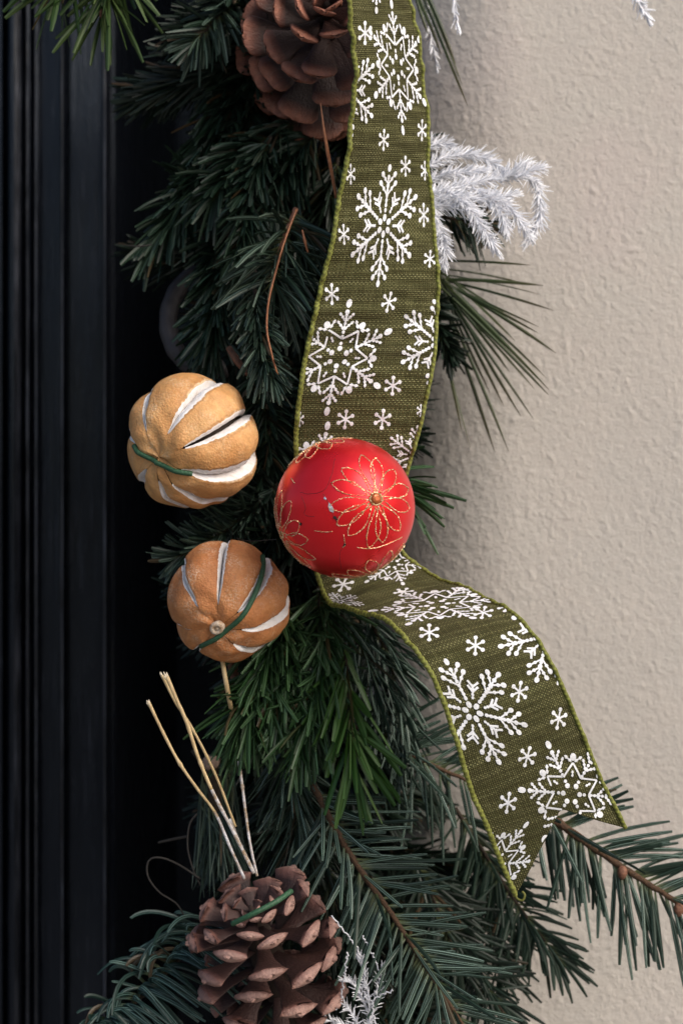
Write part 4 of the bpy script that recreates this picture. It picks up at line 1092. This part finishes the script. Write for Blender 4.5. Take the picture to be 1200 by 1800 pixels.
def pine_cone(label, stem, tip, rpx, kind, mat, n, elev, lens, seed, width=1.0, thick=1.0, dense=1.15):
    rg = np.random.default_rng(seed)
    a, b = P(*stem), P(*tip)
    t = empty('pine_cone', a, label, 'pine cone')
    ax = unit(b - a); LL = np.linalg.norm(b - a); Rr = W(rpx, stem[2])
    e1, e2 = axes(ax)
    meshes = []
    for k in range(4):
        Vv, F, at = scale_mesh(kind, seed + k)
        meshes.append(make_mesh('scale', Vv, F, [mat], True, att=at))
    q = np.array([a + ax * LL * f for f in np.linspace(0, 0.97, 10)])
    obj('core', *tube(q, Rr * np.array([.02, .12, .22, .24, .22, .2, .17, .13, .08, .03]), 10)[:2], M_CORE, t)
    for i in range(n):
        f = ((i + 0.5) / n) ** dense
        az = i * 2.399963 + rg.normal(0, 0.05)
        rad = math.cos(az) * e1 + math.sin(az) * e2
        e = R(np.interp(f, *elev)) + rg.normal(0, 0.10)
        ln = Rr * np.interp(f, *lens) * rg.uniform(0.90, 1.07)
        x = unit(math.cos(e) * rad + math.sin(e) * ax); z = unit(-math.sin(e) * rad + math.cos(e) * ax); y = np.cross(z, x)
        tw = rg.normal(0, 0.13); y2 = y * math.cos(tw) + z * math.sin(tw); z2 = np.cross(x, y2)
        o = bpy.data.objects.new('scale', meshes[i % 4])
        wd = Rr * np.interp(f, *lens) ** 0.7 * width; tk = Rr * thick * np.interp(f, *lens) ** 0.6
        m = Matrix(((x[0] * ln, y2[0] * wd, z2[0] * tk, 0), (x[1] * ln, y2[1] * wd, z2[1] * tk, 0), (x[2] * ln, y2[2] * wd, z2[2] * tk, 0), (0, 0, 0, 1)))
        pos = ax * LL * (0.04 + 0.88 * f)
        m.translation = Vector(pos)
        o.matrix_local = m
        col.objects.link(o); o.parent = t
    return t
pine_cone('red brown open pine cone at the top behind the ribbon, tip facing forward', (566, 120, 0.055), (576, 2, -0.045), 150, 'round', M_CONE1, 70,
          ([0, .2, .5, .8, 1], [-28, -10, 10, 32, 66]), ([0, .12, .3, .6, .85, 1], [.75, .98, 1.0, .90, .62, .30]), 21, width=0.57, thick=0.56)
pc2 = pine_cone('grey brown open pine cone at the bottom, base turned up to the left', (440, 1592, -0.054), (540, 1880, 0.004), 134, 'ridge', M_CONE2, 70,
          ([0, .05, .12, .2, .4, .7, 1], [-26, -20, -14, -8, 2, 24, 70]), ([0, .01, .05, .12, .2, .4, .7, 1], [.14, .30, .64, .96, 1.04, 1.03, .82, .35]), 5, width=0.60, thick=0.56, dense=1.7)
pp = spline([P(408, 1624, -0.098), P(445, 1606, -0.103), P(485, 1585, -0.100), P(512, 1566, -0.092)], 20)
obj('cord', *tube(pp, W(4.5), 8)[:2], M_CORD, pc2)

# ------------------------------------------------------------------ straws, dry needles, tendrils
def straw(label, pts, r, paint_from=None, nodes=(), thin=False):
    q = spline([P(*p) for p in pts], 60)
    t = empty('straw', q[0], label, 'straw', None)
    f = np.linspace(0, 1, 60)
    rr = W(r, pts[0][2]) * (1 + 0.06 * np.sin(np.arange(60) * 0.7)) * np.interp(f, [0, 0.03, 1], [1.12, 1, 0.85])
    for nd_ in nodes: rr = rr * (1 + 0.45 * np.exp(-((f - nd_) / 0.012) ** 2))
    k = 60 if paint_from is None else max(3, int(60 * paint_from))
    if k > 3: obj('stalk', *tube(q[:k + 1 if k < 60 else 60], rr[:k + 1 if k < 60 else 60], 9)[:2], M_STRAW, t)
    if paint_from is not None: obj('painted_end', *tube(q[k:] if k > 3 else q, (rr[k:] if k > 3 else rr) * 1.06, 9)[:2], M_STRAWW, t)
    if not thin:
        d = unit(q[0] - q[1])
        Vv = []; F = []
        for j in range(7):
            b = q[0] + rng.normal(0, W(r * 0.4), 3); e = b + d * W(rng.uniform(3, 8)) + rng.normal(0, W(1.5), 3)
            Vv.append(tube(np.array([b - d * W(3), (b + e) / 2, e]), W(1.4) * np.array([1, 0.9, 0.4]), 5)[:2])
        obj('frayed_end', *merge(Vv), M_STRAWC, t)
    return t
straw('shorter straw stalk with frayed end standing left of the others above the lower pine cone', [(262, 1236, -0.05), (289, 1292, -0.05), (316, 1342, -0.05), (348, 1388, -0.05), (379, 1430, -0.05), (405, 1490, -0.048), (430, 1545, -0.046)], 2.9, 0.62, (0.335,))
straw('tall straw stalk in front with white painted lower half above the lower pine cone', [(294, 1190, -0.052), (310, 1228, -0.052), (329, 1272, -0.052), (348, 1330, -0.052), (374, 1392, -0.052), (410, 1462, -0.05), (446, 1535, -0.048)], 3.4, 0.56, (0.26, 0.43))
straw('tall straw stalk leaning right behind the painted one above the lower pine cone', [(285, 1187, -0.048), (307, 1231, -0.046), (334, 1274, -0.044), (360, 1322, -0.042), (384, 1374, -0.04), (403, 1424, -0.038), (414, 1453, -0.036)], 2.7, None, (0.55,))
straw('thin white painted stalk upright above the lower pine cone', [(420, 1338, -0.03), (425, 1375, -0.032), (432, 1430, -0.036), (440, 1485, -0.044), (452, 1540, -0.046)], 2.5, 0.0, (0.22,), True)
straw('short thin white painted stalk behind the upright one', [(404, 1440, -0.03), (420, 1480, -0.034), (446, 1532, -0.042)], 3.0, 0.0, (), True)

q = spline([P(372, 1336, -0.02), P(374, 1365, -0.016), P(380, 1420, 0.0)], 14)
cb = empty('cut_branch', q[0], 'short brown branch end with a pale cut top among the straws', 'branch')
obj('stem', *tube(q, W(11), 10)[:2], M_TWIGD, cb)
Vv, F, _ = tube(np.array([P(374, 1345, -0.026), P(372, 1340, -0.027), P(371, 1335, -0.027), P(371, 1331, -0.026)]), W(16) * np.array([0.8, 1.05, 1.0, 0.6]), 12)
obj('cut_top', Vv + rng.normal(0, W(1.0), Vv.shape), F, M_CUT, cb)

def simple(name, label, cat, pts, r, mat, taper=(0.5, 1, 0.35), flat=1.0, group=None):
    q = spline([P(*p) for p in pts], 30)
    rr = W(r, pts[0][2]) * np.interp(np.linspace(0, 1, 30), [0, 0.5, 1], taper)
    Vv, F, _ = tube(q, rr, 8)
    t = obj(name, Vv - q[0], F, mat); t.location = Vector(q[0])
    return tag(t, label, cat, group)
simple('dry_needle', 'single orange brown dry needle standing up beside the upper pine cone', 'dry needle', [(563, 181, -0.05), (571, 240, -0.05), (582, 300, -0.045), (591, 348, -0.04)], 3.6, M_DRY, (0.25, 1, 0.8))
simple('dry_needle', 'thin curved dry stalk hanging from the pale striped sprig left of the ribbon', 'dry needle', [(521, 368, -0.036), (500, 424, -0.04), (484, 480, -0.042), (472, 530, -0.044), (469, 580, -0.044), (478, 625, -0.044), (488, 660, -0.042)], 2.0, M_DRY, (1.0, 1, 0.9))
simple('dry_needle', 'short reddish dry needle by the pale striped sprig', 'dry needle', [(531, 404, -0.035), (535, 422, -0.035), (541, 444, -0.034)], 3.0, M_DRY, (0.4, 1, 0.5))
simple('bark_flake', 'brown curled bark flake beside the stick of the russet orange', 'bark flake', [(408, 1165, -0.01), (413, 1200, -0.012), (408, 1235, -0.014), (405, 1262, -0.014)], 10, M_FLAKE, (0.9, 0.8, 1.0))
simple('bark_flake', 'small brown bark flake above the pale dried orange', 'bark flake', [(402, 612, -0.012), (418, 636, -0.018), (436, 660, -0.02)], 7, M_FLAKE, (0.8, 1, 0.5))
simple('tendril', 'thin grey tendril looping out to the left over the black door', 'tendril', [(352, 1545, -0.01), (318, 1522, -0.012), (285, 1508, -0.014), (262, 1512, -0.014), (260, 1540, -0.014), (280, 1568, -0.012), (310, 1588, -0.01), (325, 1612, -0.008)], 1.8, M_TEND, (1, 1, 0.8))
simple('tendril', 'thin grey tendril hanging upright left of the lower straws', 'tendril', [(346, 1430, -0.005), (333, 1450, -0.008), (330, 1490, -0.01), (340, 1530, -0.01), (352, 1556, -0.008)], 1.6, M_TEND, (1, 1, 0.8))
simple('tendril', 'short stiff grey twig sticking out left over the black door', 'tendril', [(278, 1481, 0.02), (300, 1476, 0.02), (330, 1470, 0.02)], 2.6, M_TEND, (0.8, 1, 0.9))
simple('tendril', 'fine grey stem sticking out left from the drooping sprig', 'tendril', [(222, 431, 0.0), (245, 433, 0.0), (268, 430, 0.0)], 1.4, M_TEND, (0.6, 1, 1))
